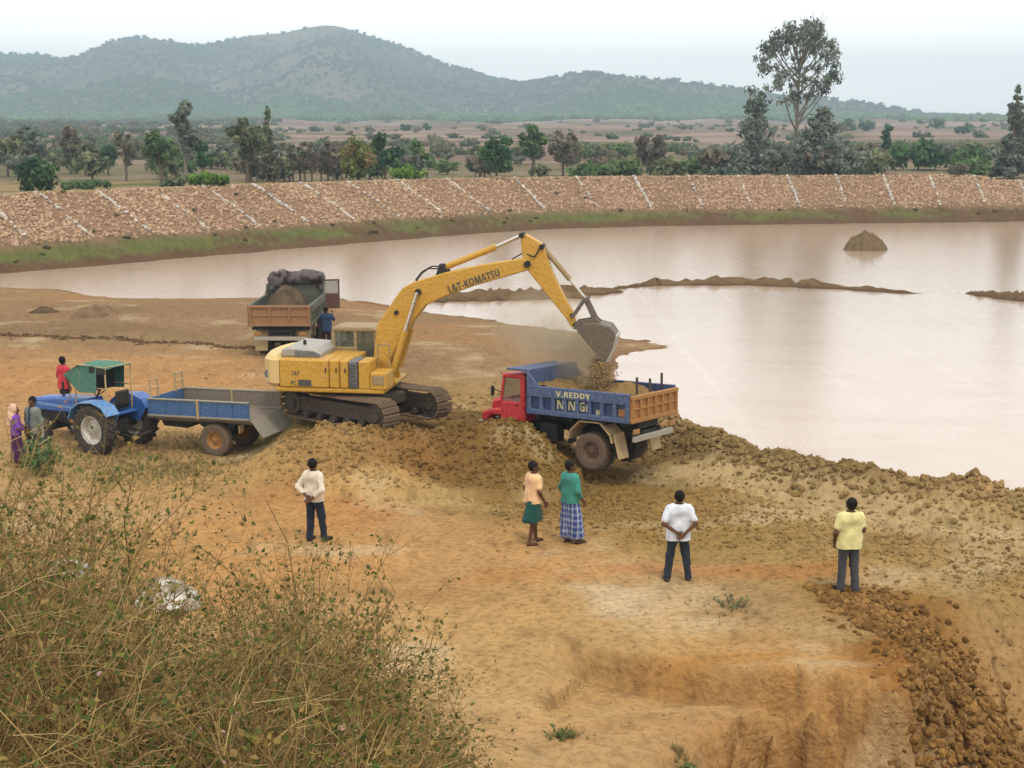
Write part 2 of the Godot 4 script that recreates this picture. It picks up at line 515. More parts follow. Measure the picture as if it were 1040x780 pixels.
func ground_color(x: float, d: float) -> Color:
	var big := n_big.get_noise_2d(x * 1.4 + 9.0, d * 1.4)
	var mid := n_mid.get_noise_2d(x + 31.0, d * 1.2)
	var fine := n_fine.get_noise_2d(x * 1.6, d + 5.0)
	if d < 150.0:
		var dn := look(sd_near, x, d)
		var df := look(sd_far, x, d)
		if dn > -3.0 and dn > df:
			var c := soil(x, d)
			if d > 40.0:
				c = c.lerp(Color(0.27, 0.175, 0.10), 0.8 * smoothstep(16.0, 9.0, dn + big * 6.0) * smoothstep(40.0, 48.0, d))
			c = c.lerp(Color(0.17, 0.10, 0.055), 0.7 * smoothstep(0.9, 0.0, dn + mid * 0.5))
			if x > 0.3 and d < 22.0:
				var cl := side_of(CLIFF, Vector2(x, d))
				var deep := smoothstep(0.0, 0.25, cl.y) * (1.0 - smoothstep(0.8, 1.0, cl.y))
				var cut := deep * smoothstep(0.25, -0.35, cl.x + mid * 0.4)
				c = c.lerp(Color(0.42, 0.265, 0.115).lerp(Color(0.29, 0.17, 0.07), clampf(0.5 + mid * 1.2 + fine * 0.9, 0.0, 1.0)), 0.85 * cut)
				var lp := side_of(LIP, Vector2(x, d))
				c = c.lerp(Color(0.39, 0.235, 0.095), 0.75 * smoothstep(0.1, -0.1, lp.x + fine * 0.15) * smoothstep(-0.7, -0.25, lp.x) * smoothstep(0.05, 0.35, lp.y))  # orange soil below the lip, deepened to paint in its shade
			elif x > 2.6 and d > 22.0 and d < 33.0:
				var rd := side_of(ROAD, Vector2(x, d))
				c = c.lerp(Color(0.50, 0.375, 0.20), 0.75 * smoothstep(1.25, 0.6, absf(rd.x) + mid * 0.3))
			var k := 1.0 + 0.12 * big + 0.12 * mid + 0.14 * fine
			c = c.lerp(Color(0.40, 0.185, 0.06), clampf(big * 1.3 - 0.25, 0.0, 0.2))
			c = c.lerp(Color(0.50, 0.40, 0.25), clampf(mid * 1.7 - 0.5, 0.0, 0.5))
			c = c.lerp(Color(0.22, 0.13, 0.06), clampf(-fine * 1.2 - 0.35, 0.0, 0.4))
			return Color(c.r * k, c.g * k, c.b * k)
		# far bank: wet earth, grass strip, pitching, dry crest
		var e := df + mid * 0.9 + fine * 0.4
		var c := Color(0.13, 0.08, 0.045)
		c = c.lerp(Color(0.125, 0.135, 0.045), smoothstep(1.2, 2.4, e) * smoothstep(-0.35, 0.2, big + fine * 0.6 - x * 0.006))
		c = c.lerp(Color(0.19, 0.13, 0.075), smoothstep(3.8, 5.2, e))
		c = c.lerp(Color(0.26, 0.165, 0.105), smoothstep(5.2, 6.2, df))
		c = c.lerp(Color(0.30, 0.225, 0.125), smoothstep(12.2, 13.0, e))
		c = c.lerp(Color(0.16, 0.15, 0.06), smoothstep(16.0, 19.0, e) * smoothstep(-0.1, 0.35, big))
		var k := 1.0 + 0.2 * fine + 0.15 * mid
		return Color(c.r * k, c.g * k, c.b * k)
	# fields: dry stubble and fallow in long strips, then scrub
	var strip := n_big.get_noise_2d(x * 0.10, d * 0.55)
	var c := Color(0.23, 0.165, 0.135).lerp(Color(0.33, 0.25, 0.205), smoothstep(-0.15, 0.2, strip))
	c = c.lerp(Color(0.10, 0.115, 0.05), smoothstep(0.05, 0.4, n_big.get_noise_2d(x * 0.2 + 300.0, d * 0.35)) * 0.8)
	c = c.lerp(Color(0.19, 0.17, 0.09), smoothstep(300.0, 170.0, d) * 0.7)
	c = c.lerp(Color(0.20, 0.125, 0.105), smoothstep(0.1, 0.4, n_big.get_noise_2d(x * 0.08 + 90.0, d * 0.4)) * 0.5)
	var k := 1.0 + 0.15 * mid
	return Color(c.r * k, c.g * k, c.b * k)

func sheet(xs: PackedFloat32Array, ds: PackedFloat32Array, hfun: Callable, cfun: Callable, skip_below := -2.55) -> ArrayMesh:
	# a grid in (x / distance, distance)
	var w := xs.size()
	var hgt := ds.size()
	var v := PackedVector3Array()
	var nn := PackedVector3Array()
	var c := PackedColorArray()
	v.resize(w * hgt); nn.resize(w * hgt); c.resize(w * hgt)
	for j in hgt:
		var d := ds[j]
		for i in w:
			var x := xs[i] * (d + 2.0)
			v[j * w + i] = Vector3(x, hfun.call(x, d), -d)
			c[j * w + i] = cfun.call(x, d)
	for j in hgt:
		var ja := maxi(j - 1, 0) * w
		var jb := mini(j + 1, hgt - 1) * w
		for i in w:
			var g := (v[j * w + mini(i + 1, w - 1)] - v[j * w + maxi(i - 1, 0)]).cross(v[jb + i] - v[ja + i])
			nn[j * w + i] = g.normalized()
	var ix := PackedInt32Array()
	for j in hgt - 1:
		for i in w - 1:
			var a := j * w + i
			if v[a].y < skip_below and v[a + 1].y < skip_below and v[a + w].y < skip_below and v[a + w + 1].y < skip_below:
				continue
			ix.append_array(PackedInt32Array([a, a + w, a + 1, a + 1, a + w, a + w + 1]))
	var arr := []
	arr.resize(Mesh.ARRAY_MAX)
	arr[Mesh.ARRAY_VERTEX] = v
	arr[Mesh.ARRAY_NORMAL] = nn
	arr[Mesh.ARRAY_COLOR] = c
	arr[Mesh.ARRAY_INDEX] = ix
	var m := ArrayMesh.new()
	m.add_surface_from_arrays(Mesh.PRIMITIVE_TRIANGLES, arr)
	return m

func spread(lo: float, hi: float, edge: float, n: int, outer: int) -> PackedFloat32Array:
	# even columns inside the view, coarse ones beside it
	var o := PackedFloat32Array()
	for i in outer:
		o.append(-edge + (-edge - lo) * -pow(1.0 - float(i) / outer, 1.6))
	for i in n + 1:
		o.append(lerpf(-edge, edge, float(i) / n))
	for i in outer:
		o.append(edge + (hi - edge) * pow(float(i + 1) / outer, 1.6))
	return o

# ---------------------------------------------------------------- stones, clods
func rock_mesh(sd: int, squash := 0.75, jitter := 0.28) -> ArrayMesh:
	var rng := RandomNumberGenerator.new()
	rng.seed = sd
	var seen := {}
	var b := Mb.new()
	var oct := [Vector3.RIGHT, Vector3.UP, Vector3.BACK, Vector3.LEFT, Vector3.DOWN, Vector3.FORWARD]
	var warp := func(p: Vector3) -> Vector3:
		var key := p.snapped(Vector3.ONE * 0.01)
		if not seen.has(key):
			seen[key] = p.normalized() * rng.randf_range(1.0 - jitter, 1.0 + jitter) * Vector3(1, squash, 0.85)
		return seen[key]
	for s in [Vector3(1, 1, 1), Vector3(-1, 1, 1), Vector3(1, -1, 1), Vector3(1, 1, -1), Vector3(-1, -1, 1), Vector3(-1, 1, -1), Vector3(1, -1, -1), Vector3(-1, -1, -1)]:
		var a := Vector3(s.x, 0, 0)
		var q := Vector3(0, s.y, 0)
		var e := Vector3(0, 0, s.z)
		var ab := (a + q).normalized()
		var be := (q + e).normalized()
		var ea := (e + a).normalized()
		for t in [[a, ab, ea], [q, be, ab], [e, ea, be], [ab, be, ea]]:
			var t0: Vector3 = warp.call(t[0])
			var t1: Vector3 = warp.call(t[1])
			var t2: Vector3 = warp.call(t[2])
			b.tri(t0, t1, t2, t0 + t1 + t2)
	return b.mesh()

var rocks := []

func strew(called: String, mat: Material, pts: Array, parent: Node = self) -> void:
	# pts: [position, size, colour]; shared out over the rock shapes
	var rng := RandomNumberGenerator.new()
	rng.seed = called.hash()
	var at := [[], [], []]
	var cs := [PackedColorArray(), PackedColorArray(), PackedColorArray()]
	for p in pts:
		var k := rng.randi() % 3
		var b := Basis.from_euler(Vector3(rng.randf() * TAU, rng.randf() * TAU, rng.randf() * TAU)).scaled_local(Vector3(rng.randf_range(0.75, 1.3), rng.randf_range(0.7, 1.1), rng.randf_range(0.75, 1.2)) * p[1])
		at[k].append(Transform3D(b, p[0]))
		cs[k].append(p[2])
	for k in 3:
		if at[k].size():
			scatter(called, rocks[k], mat, at[k], cs[k], parent)

func shade(c: Color, k: float) -> Color:
	return Color(c.r * k, c.g * k, c.b * k)

# ---------------------------------------------------------------- trees and shrubs
func unit(rng: RandomNumberGenerator) -> Vector3:
	return Vector3(rng.randfn(), rng.randfn(), rng.randfn()).normalized()

func crown_mesh(clumps: Array, count: int, size: float, cols: Array, rng: RandomNumberGenerator, hollow := 0.42, droop := 0.0) -> ArrayMesh:
	var total := 0.0
	for k in clumps:
		total += k[1] * k[1]
	var v := PackedVector3Array()
	var n := PackedVector3Array()
	var c := PackedColorArray()
	var ix := PackedInt32Array()
	for k in clumps:
		var m := int(ceil(count * k[1] * k[1] / total))
		var tone: Color = cols[rng.randi() % cols.size()]
		tone = shade(tone, rng.randf_range(0.75, 1.25))
		for i in m:
			var dir := unit(rng)
			var p: Vector3 = k[0] + dir * Vector3(1, 0.85, 1) * k[1] * pow(rng.randf(), hollow) * rng.randf_range(0.85, 1.12)
			var nn := (dir * 0.8 + unit(rng) * 0.9 + Vector3(0, 0.3, 0)).normalized()
			var u := nn.cross(unit(rng)).normalized()
			if droop > 0.0:
				u = (u + Vector3.DOWN * droop).normalized()
				nn = (nn - u * nn.dot(u)).normalized()
			var w := nn.cross(u)
			var s := size * rng.randf_range(0.55, 1.35)
			var q := v.size()
			v.append_array(PackedVector3Array([p - u * s, p - w * s * 0.5 + nn * s * 0.1, p + u * s, p + w * s * 0.5 + nn * s * 0.1]))
			if nn.dot(dir) < -0.25:
				nn = -nn
				w = -w
			var sn := (dir * 0.35 + nn * 0.9).normalized()
			n.append_array(PackedVector3Array([sn, sn, sn, sn]))
			var cc := shade(tone, rng.randf_range(0.7, 1.3))
			c.append_array(PackedColorArray([cc, cc, cc, cc]))
			ix.append_array(PackedInt32Array([q, q + 2, q + 1, q, q + 3, q + 2]))
	var arr := []
	arr.resize(Mesh.ARRAY_MAX)
	arr[Mesh.ARRAY_VERTEX] = v
	arr[Mesh.ARRAY_NORMAL] = n
	arr[Mesh.ARRAY_COLOR] = c
	arr[Mesh.ARRAY_INDEX] = ix
	var m := ArrayMesh.new()
	m.add_surface_from_arrays(Mesh.PRIMITIVE_TRIANGLES, arr)
	return m

var leaf_mat: StandardMaterial3D
var bark_mat: StandardMaterial3D
const DARK := [Color(0.062, 0.125, 0.052), Color(0.075, 0.156, 0.058), Color(0.053, 0.110, 0.055)]  # leaf palettes lifted paler than leaves, painting distance haze into the colour
const MID := [Color(0.125, 0.206, 0.078), Color(0.106, 0.181, 0.078), Color(0.163, 0.225, 0.091)]
const BRIGHT := [Color(0.130, 0.250, 0.040), Color(0.170, 0.280, 0.050), Color(0.120, 0.210, 0.040)]
const OLIVE := [Color(0.175, 0.200, 0.104), Color(0.144, 0.175, 0.091), Color(0.206, 0.213, 0.117)]
const GREY := [Color(0.188, 0.219, 0.176), Color(0.156, 0.194, 0.150), Color(0.219, 0.237, 0.195)]
const BROWN := [Color(0.215, 0.175, 0.130), Color(0.190, 0.160, 0.125), Color(0.185, 0.170, 0.115)]
const YELLOW := [Color(0.210, 0.225, 0.060), Color(0.155, 0.210, 0.055), Color(0.270, 0.200, 0.080)]

func tree(called: String, label: String, category: String, x: float, d: float, h: float, r: float, form: String, cols: Array, count: int, size: float, sd: int, group := "") -> Node3D:
	var rng := RandomNumberGenerator.new()
	rng.seed = sd * 7919 + 13
	var t := thing(called, label, category, Vector3(x, height(x, d) - 0.1, -d), 0.0, group)
	var clumps := []
	var low := 0.3
	var limbs := 7
	match form:
		"round":
			low = 0.1
			for i in 26:
				var u := unit(rng) * pow(rng.randf(), 0.4)
				clumps.append([Vector3(u.x * r * 0.74, h * 0.54 + u.y * h * 0.38, u.z * r * 0.74), r * rng.randf_range(0.24, 0.4)])
		"low":
			low = 0.0
			limbs = 4
			for i in 16:
				var u := unit(rng) * pow(rng.randf(), 0.5)
				clumps.append([Vector3(u.x * r * 0.85, h * 0.35 + absf(u.y) * h * 0.42 * rng.randf_range(0.5, 1.2), u.z * r * 0.7), minf(h * 0.35, r * 0.4) * rng.randf_range(0.7, 1.2)])
		"spread":
			low = 0.35
			for i in 24:
				var u := unit(rng) * pow(rng.randf(), 0.4)
				clumps.append([Vector3(u.x * r * 0.8, h * 0.66 + u.y * h * 0.27, u.z * r * 0.8), r * rng.randf_range(0.18, 0.34)])
		"tall":
			low = 0.3
			for i in 20:
				var f := rng.randf()
				var a := rng.randf() * TAU
				var q := r * rng.randf_range(0.1, 0.7) * (1.0 - 0.6 * absf(f - 0.45))
				clumps.append([Vector3(cos(a) * q, h * lerpf(0.36, 0.94, f), sin(a) * q), r * rng.randf_range(0.28, 0.5)])
		"cone":
			low = 0.05
			for i in 80:
				var f := pow(rng.randf(), 1.15)
				var a := rng.randf() * TAU
				var q := r * (1.0 - f * 0.88) * rng.randf_range(0.2, 0.9)
				clumps.append([Vector3(cos(a) * q, h * lerpf(0.06, 0.96, f), sin(a) * q), r * (0.12 + 0.16 * (1.0 - f)) * rng.randf_range(0.7, 1.25)])
		"open":
			# tall gum: clumps only round limb ends, with sky between them
			low = 0.42
			limbs = 30
			for i in 95:
				var f := pow(rng.randf(), 0.75)
				var a := rng.randf() * TAU
				var q := r * (0.25 + 0.72 * sqrt(rng.randf())) * sin(PI * lerpf(0.25, 0.9, f))
				clumps.append([Vector3(cos(a) * q - 0.05 * h * (0.5 - f), h * lerpf(0.47, 0.955, f), sin(a) * q), r * rng.randf_range(0.08, 0.2)])
		_:
			# nearly bare
			low = 0.25
			limbs = 14
			for i in 16:
				var u := unit(rng) * pow(rng.randf(), 0.4)
				clumps.append([Vector3(u.x * r * 0.8, h * 0.62 + u.y * h * 0.34, u.z * r * 0.8), r * rng.randf_range(0.2, 0.35)])
	var b := Mb.new()
	var rt := h * (0.011 if form == "open" else 0.02) + 0.03
	var lean := Vector3(rng.randf_range(-0.03, 0.03), 0, rng.randf_range(-0.03, 0.03)) * h
	var top := lean + Vector3(0, h * (0.86 if form in ["cone", "tall", "open"] else 0.6), 0)
	b.col = Color(0.20, 0.17, 0.135) if form in ["open", "tall"] else Color(0.13, 0.10, 0.07)
	b.path([Vector3(0, -0.3, 0), lean * 0.2 + Vector3(0, h * 0.2, 0), lean * 0.6 + Vector3(rng.randf_range(-0.2, 0.2), h * 0.42, 0), top], [rt * 1.25, rt, rt * 0.75, rt * 0.25], 7)
	for i in mini(limbs, clumps.size()):
		var e: Vector3 = clumps[i][0]
		var f := clampf(e.y / h - 0.22, low * 0.7, 0.8)
		var s := lean * f + Vector3(0, h * f, 0)
		b.path([s, s.lerp(e, 0.5) + Vector3(0, -0.02 * h, 0), e, e + (e - s) * 0.06 + Vector3(0, 0.01 * h, 0)], [rt * 0.5, rt * 0.34, rt * 0.2, rt * 0.08], 5)
		if form in ["bare", "open"]:
			for k in 3:
				var g := s.lerp(e, rng.randf_range(0.4, 1.0))
				b.path([g, g + (unit(rng) + Vector3(0, 0.7, 0)) * r * 0.3], [rt * 0.18, rt * 0.06], 3)
	obj("trunk", b, bark_mat, t)
	obj("crown", crown_mesh(clumps, count, size, cols, rng, 0.7 if form == "open" else 0.42, 0.9 if form == "open" else 0.0), leaf_mat, t)
	return t

# ---------------------------------------------------------------- people: joints, distance field, surface nets
func nets(b: Mb, bones: Array, cell: float, k: float, clips: Array, wrinkle := 0.0, tint = null) -> void:
	var lo := Vector3(1e9, 1e9, 1e9)
	var hi := -lo
	for q in bones:
		var r: float = maxf(q[2], q[3]) + cell * 3.0
		for e in [q[0], q[1]]:
			lo = lo.min(e - Vector3.ONE * r)
			hi = hi.max(e + Vector3.ONE * r)
	var nx := int((hi.x - lo.x) / cell) + 2
	var ny := int((hi.y - lo.y) / cell) + 2
	var nz := int((hi.z - lo.z) / cell) + 2
	var f := PackedFloat32Array()
	f.resize(nx * ny * nz)
	f.fill(9.0)
	var sxy := nx * ny
	for q in bones:
		var a: Vector3 = q[0]
		var ba: Vector3 = q[1] - a
		var ra: float = q[2]
		var rb: float = q[3]
		var inv := 1.0 / maxf(ba.length_squared(), 1e-9)
		var r: float = maxf(ra, rb) + k + cell * 2.0
		var l0: Vector3 = ((a.min(q[1]) - Vector3.ONE * r - lo) / cell).floor().max(Vector3.ZERO)
		var l1: Vector3 = ((a.max(q[1]) + Vector3.ONE * r - lo) / cell).ceil().min(Vector3(nx - 1, ny - 1, nz - 1))
		for z in range(int(l0.z), int(l1.z) + 1):
			for y in range(int(l0.y), int(l1.y) + 1):
				var o := z * sxy + y * nx
				for x in range(int(l0.x), int(l1.x) + 1):
					var pa := lo + Vector3(x, y, z) * cell - a
					var t := clampf(pa.dot(ba) * inv, 0.0, 1.0)
					var dd := (pa - ba * t).length() - ra - (rb - ra) * t
					var cur := f[o + x]
					var h := maxf(k - absf(dd - cur), 0.0)
					f[o + x] = minf(dd, cur) - h * h * 0.25 / k
	var ids := {}
	var thr := cell * 2.2
	var offs := [0, 1, nx, nx + 1, sxy, sxy + 1, sxy + nx, sxy + nx + 1]
	var first := b.v.size()
	var dead := PackedByteArray()
	var last: int = f.size() - int(offs[7])
	for i in last:
		var f0 := f[i]
		if absf(f0) > thr:
			continue
		var f1 := f[i + 1]; var f2 := f[i + nx]; var f3 := f[i + nx + 1]
		var f4 := f[i + sxy]; var f5 := f[i + sxy + 1]; var f6 := f[i + sxy + nx]; var f7 := f[i + sxy + nx + 1]
		var neg := int(f0 < 0.0) + int(f1 < 0.0) + int(f2 < 0.0) + int(f3 < 0.0) + int(f4 < 0.0) + int(f5 < 0.0) + int(f6 < 0.0) + int(f7 < 0.0)
		if neg == 0 or neg == 8:
			continue
		var g := Vector3(f1 + f3 + f5 + f7 - f0 - f2 - f4 - f6, f2 + f3 + f6 + f7 - f0 - f1 - f4 - f5, f4 + f5 + f6 + f7 - f0 - f1 - f2 - f3) / (4.0 * cell)
		var avg := (f0 + f1 + f2 + f3 + f4 + f5 + f6 + f7) * 0.125
		var z := i / sxy
		var y := (i - z * sxy) / nx
		var x := i - z * sxy - y * nx
		var step := -g * (avg / maxf(g.length_squared(), 0.05))
		var p := lo + (Vector3(x, y, z) + Vector3(0.5, 0.5, 0.5)) * cell + step.clamp(Vector3.ONE * -0.6 * cell, Vector3.ONE * 0.6 * cell)
		var nn := g.normalized()
		if wrinkle > 0.0:
			p += nn * wrinkle * (n_fine.get_noise_3d(p.x * 6.0 + 50.0, p.y * 3.2, p.z * 6.0 + first) + 0.55 * n_fine.get_noise_3d(p.x * 15.0, p.y * 6.0 + first, p.z * 15.0))
		var gone := false
		for c in clips:
			var over: float = c.distance_to(p)
			if over > 0.0:
				if over < cell * 1.3:
					p -= c.normal * over
				else:
					gone = true
		var keep := b.col
		if tint != null:
			b.col = tint.call(p)
		if wrinkle > 0.0:
			var gk := 1.0 + 0.28 * n_fine.get_noise_3d(p.x * 5.0 + first, p.y * 5.0, p.z * 5.0)
			b.col = Color(b.col.r * gk, b.col.g * gk, b.col.b * gk * 0.98)
		ids[i] = b.v.size()
		b.put(p, nn)
		b.col = keep
		dead.append(1 if gone else 0)
	for i in ids:
		var va: int = ids[i]
		# quads round the three edges that start at this cell's low corner
		for e in [[1, nx, sxy], [nx, 1, sxy], [sxy, 1, nx]]:
			if (f[i] < 0.0) == (f[i + e[0]] < 0.0):
				continue
			var i1: int = ids.get(i - e[1], -1)
			var i2: int = ids.get(i - e[1] - e[2], -1)
			var i3: int = ids.get(i - e[2], -1)
			if i1 < 0 or i2 < 0 or i3 < 0 or dead[va - first] or dead[i1 - first] or dead[i2 - first] or dead[i3 - first]:
				continue
			b.turn(va, i1, i2)
			b.turn(va, i2, i3)

func hand_bones(wrist: Vector3, along: Vector3, palm_n: Vector3, side: float, curl: float) -> Array:
	# palm, four unequal fingers bent at the knuckles, a thumb from the side of the palm
	var a := along.normalized()
	var nrm := (palm_n - a * palm_n.dot(a)).normalized()
	var w := a.cross(nrm) * side
	var o := []
	for s in [-1.0, -0.35, 0.35, 1.0]:
		o.append([wrist + a * 0.012 + w * s * 0.018, wrist + a * 0.085 + w * s * 0.03, 0.017, 0.0135])
	var lens := [0.058, 0.072, 0.078, 0.068]
	for i in 4:
		var s: float = [-1.0, -0.35, 0.35, 1.0][i]
		var p := wrist + a * 0.088 + w * s * 0.031
		var d := (a + w * s * 0.1 + nrm * curl * 0.6).normalized()
		var q: Vector3 = p + d * lens[i] * 0.55
		var d2 := (d + nrm * curl * 1.1).normalized()
		o.append([p, q, 0.0105, 0.0095])
		o.append([q, q + d2 * lens[i] * 0.5, 0.0095, 0.0075])
	var tb := wrist + a * 0.03 + w * 0.028
	var td := (a * 0.75 + w * 0.8 + nrm * 0.25).normalized()
	o.append([tb, tb + td * 0.045, 0.013, 0.011])
	o.append([tb + td * 0.045, tb + td * 0.045 + (a + nrm * curl * 0.6 + w * 0.15).normalized() * 0.034, 0.011, 0.0085])
	return o

var skin_mat: StandardMaterial3D
var hair_mat: StandardMaterial3D
var cloth_mat: StandardMaterial3D

func person(label: String, at: Vector3, turn: float, p: Dictionary) -> Node3D:
	# local axes: -z ahead, x to the person's right; p holds the pose and the clothes
	var t := thing("person", label, "person", at, turn, p.get("group", ""))
	var s: float = p.get("tall", 1.0)
	t.scale = Vector3.ONE * s
	var skin: Color = p.get("skin", Color(0.115, 0.058, 0.034))
	var lean: float = p.get("lean", 0.0)
	var wide: float = p.get("wide", 1.0)
	var fl: Vector3 = p.get("foot_l", Vector3(-0.11, 0, 0))
	var fr: Vector3 = p.get("foot_r", Vector3(0.11, 0, 0))
	var hipl := Vector3(-0.085, 0.9, 0)
	var hipr := Vector3(0.085, 0.9, 0)
	var kl: Vector3 = p.get("knee_l", hipl.lerp(fl + Vector3(0, 0.08, 0), 0.5) + Vector3(0, 0.02, -0.02))
	var kr: Vector3 = p.get("knee_r", hipr.lerp(fr + Vector3(0, 0.08, 0), 0.5) + Vector3(0, 0.02, -0.02))
	var shl := Vector3(-0.168 * wide, 1.365, lean)
	var shr := Vector3(0.168 * wide, 1.365, lean)
	var el: Vector3 = p.get("elbow_l", Vector3(-0.25, 1.12, 0.03))
	var er: Vector3 = p.get("elbow_r", Vector3(0.25, 1.12, 0.03))
	var wl: Vector3 = p.get("wrist_l", Vector3(-0.25, 0.87, -0.02))
	var wr: Vector3 = p.get("wrist_r", Vector3(0.25, 0.87, -0.02))
	var body := Mb.new()
	body.col = skin
	var bones := [
		[Vector3(0, 1.38, lean + 0.01), Vector3(0, 1.52, lean), 0.062, 0.054],
		[Vector3(-0.08 * wide, 1.32, lean), Vector3(-0.065 * wide, 1.02, lean * 0.3), 0.105, 0.095], [Vector3(0.08 * wide, 1.32, lean), Vector3(0.065 * wide, 1.02, lean * 0.3), 0.105, 0.095],
		[Vector3(-0.13 * wide, 1.385, lean), Vector3(0.13 * wide, 1.385, lean), 0.06, 0.06],
		[Vector3(-0.07, 0.95, 0.01), Vector3(0.07, 0.95, 0.01), 0.105, 0.105],
		[shl, el, 0.052, 0.04], [el, wl, 0.04, 0.027], [shr, er, 0.052, 0.04], [er, wr, 0.04, 0.027],
		[hipl, kl, 0.085, 0.056], [kl, fl + Vector3(0, 0.09, 0.01), 0.054, 0.036], [hipr, kr, 0.085, 0.056], [kr, fr + Vector3(0, 0.09, 0.01), 0.054, 0.036],
	]
	var toe_l := Vector3(-0.2, 0, -1).normalized()
	var toe_r := Vector3(0.2, 0, -1).normalized()
	for q in [[fl, toe_l], [fr, toe_r]]:
		bones.append([q[0] + Vector3(0, 0.05, 0.03), q[0] + Vector3(0, 0.032, 0) + q[1] * 0.15, 0.038, 0.03])
	nets(body, bones, 0.0155, 0.035, [])
	# head: skull, jaw, nose, brow, lips, ears
	var yaw := Basis(Vector3.UP, p.get("look", 0.0)) * Basis(Vector3.RIGHT, p.get("nod", 0.0))
	var nk := Vector3(0, 1.50, lean)
	var hd := func(v: Vector3) -> Vector3: return nk + yaw * v
	var face := [[Vector3(0, 0.10, 0.012), Vector3(0, 0.115, 0.03), 0.083, 0.082], [Vector3(0, 0.03, -0.03), Vector3(0, 0.06, -0.03), 0.055, 0.064], [Vector3(0, 0.012, -0.062), Vector3(0, 0.014, -0.06), 0.026, 0.026],
		[Vector3(0, 0.082, -0.088), Vector3(0, 0.052, -0.108), 0.010, 0.015], [Vector3(-0.035, 0.098, -0.068), Vector3(0.035, 0.098, -0.068), 0.016, 0.016], [Vector3(-0.018, 0.026, -0.088), Vector3(0.018, 0.026, -0.088), 0.009, 0.009],
		[Vector3(-0.084, 0.085, 0.01), Vector3(-0.088, 0.05, 0.0), 0.016, 0.011], [Vector3(0.084, 0.085, 0.01), Vector3(0.088, 0.05, 0.0), 0.016, 0.011], [Vector3(0, -0.06, 0.0), Vector3(0, 0.04, 0.0), 0.054, 0.052]]
	var hb := []
	for q in face:
		hb.append([hd.call(q[0]), hd.call(q[1]), q[2], q[3]])
	var eyes := [hd.call(Vector3(-0.034, 0.078, -0.09)), hd.call(Vector3(0.034, 0.078, -0.09))]
	var lips: Vector3 = hd.call(Vector3(0, 0.026, -0.095))
	nets(body, hb, 0.0085, 0.016, [], 0.0, func(v: Vector3) -> Color:
		if v.distance_to(eyes[0]) < 0.014 or v.distance_to(eyes[1]) < 0.014:
			return Color(0.02, 0.015, 0.012)
		return skin.lerp(Color(0.12, 0.04, 0.03), 0.6) if v.distance_to(lips) < 0.02 else skin)
	body.col = skin
	for q in [[wl, el, -1.0, p.get("palm_l", Vector3(1, 0, 0.2))], [wr, er, 1.0, p.get("palm_r", Vector3(-1, 0, 0.2))]]:
		nets(body, hand_bones(q[0], p.get("hand_along_l" if q[2] < 0.0 else "hand_along_r", q[0] - q[1]), q[3], q[2], 0.45), 0.0048, 0.008, [])
	obj("body", body, skin_mat, t)
	# hair
	if p.get("hair", true):
		var h := Mb.new()
		h.col = Color(0.012, 0.010, 0.009)
		var np: Vector3 = yaw * Vector3(0, -0.62, -0.78)
		var hp: Vector3 = hd.call(Vector3(0, 0.115, -0.055))
		var low: float = hd.call(Vector3(0, 0.02, 0)).y
		nets(h, [[hd.call(Vector3(0, 0.112, 0.012)), hd.call(Vector3(0, 0.128, 0.03)), 0.092, 0.093], [hd.call(Vector3(0, 0.05, 0.045)), hd.call(Vector3(0, 0.09, 0.04)), 0.062, 0.08]], 0.0095, 0.02, [Plane(np, np.dot(hp)), Plane(Vector3.DOWN, -low)], 0.006)
		obj("hair", h, hair_mat, t)
	# shirt
	var sc: Color = p.get("shirt", Color(0.7, 0.7, 0.7))
	var sh := Mb.new()
	sh.col = sc
	var hem: float = p.get("hem", 0.80)
	var sl: float = p.get("sleeve", 0.62)
	var sb := [[Vector3(-0.085 * wide, 1.31, lean), Vector3(-0.075 * wide, 1.02, lean * 0.3), 0.125, 0.118], [Vector3(0.085 * wide, 1.31, lean), Vector3(0.075 * wide, 1.02, lean * 0.3), 0.125, 0.118],
		[Vector3(-0.08 * wide, 1.02, lean * 0.3), Vector3(-0.085 * wide, hem - 0.05, 0.01), 0.124, 0.138], [Vector3(0.08 * wide, 1.02, lean * 0.3), Vector3(0.085 * wide, hem - 0.05, 0.01), 0.124, 0.138], [Vector3(0, 1.05, lean * 0.3), Vector3(0, hem - 0.05, 0.01), 0.13, 0.138],
		[Vector3(-0.13 * wide, 1.372, lean), Vector3(0, 1.42, lean), 0.07, 0.075], [Vector3(0.13 * wide, 1.372, lean), Vector3(0, 1.42, lean), 0.07, 0.075], [Vector3(0, 1.42, lean), Vector3(0, 1.47, lean), 0.075, 0.066], [Vector3(-0.08, 1.34, lean + 0.012), Vector3(0.08, 1.34, lean + 0.012), 0.118, 0.118]]
	for q in [[shl, el, wl], [shr, er, wr]]:
		if sl <= 1.0:
			sb.append([q[0], q[0].lerp(q[1], sl), 0.070, 0.066])
		else:
			sb.append([q[0], q[1], 0.068, 0.056])
			sb.append([q[1], q[1].lerp(q[2], sl - 1.0), 0.058, 0.046])
	var st = p.get("shirt_print")
	nets(sh, sb, 0.0165, 0.04, [Plane(Vector3.DOWN, -hem), Plane(Vector3.UP, 1.465)], 0.022, st)
	obj("shirt", sh, cloth_mat, t)
	# trousers or a wrapped cloth
	var lo_c: Color = p.get("lower", Color(0.03, 0.035, 0.045))
	var lw := Mb.new()
	lw.col = lo_c
	var wrap: float = p.get("wrap", 0.0)
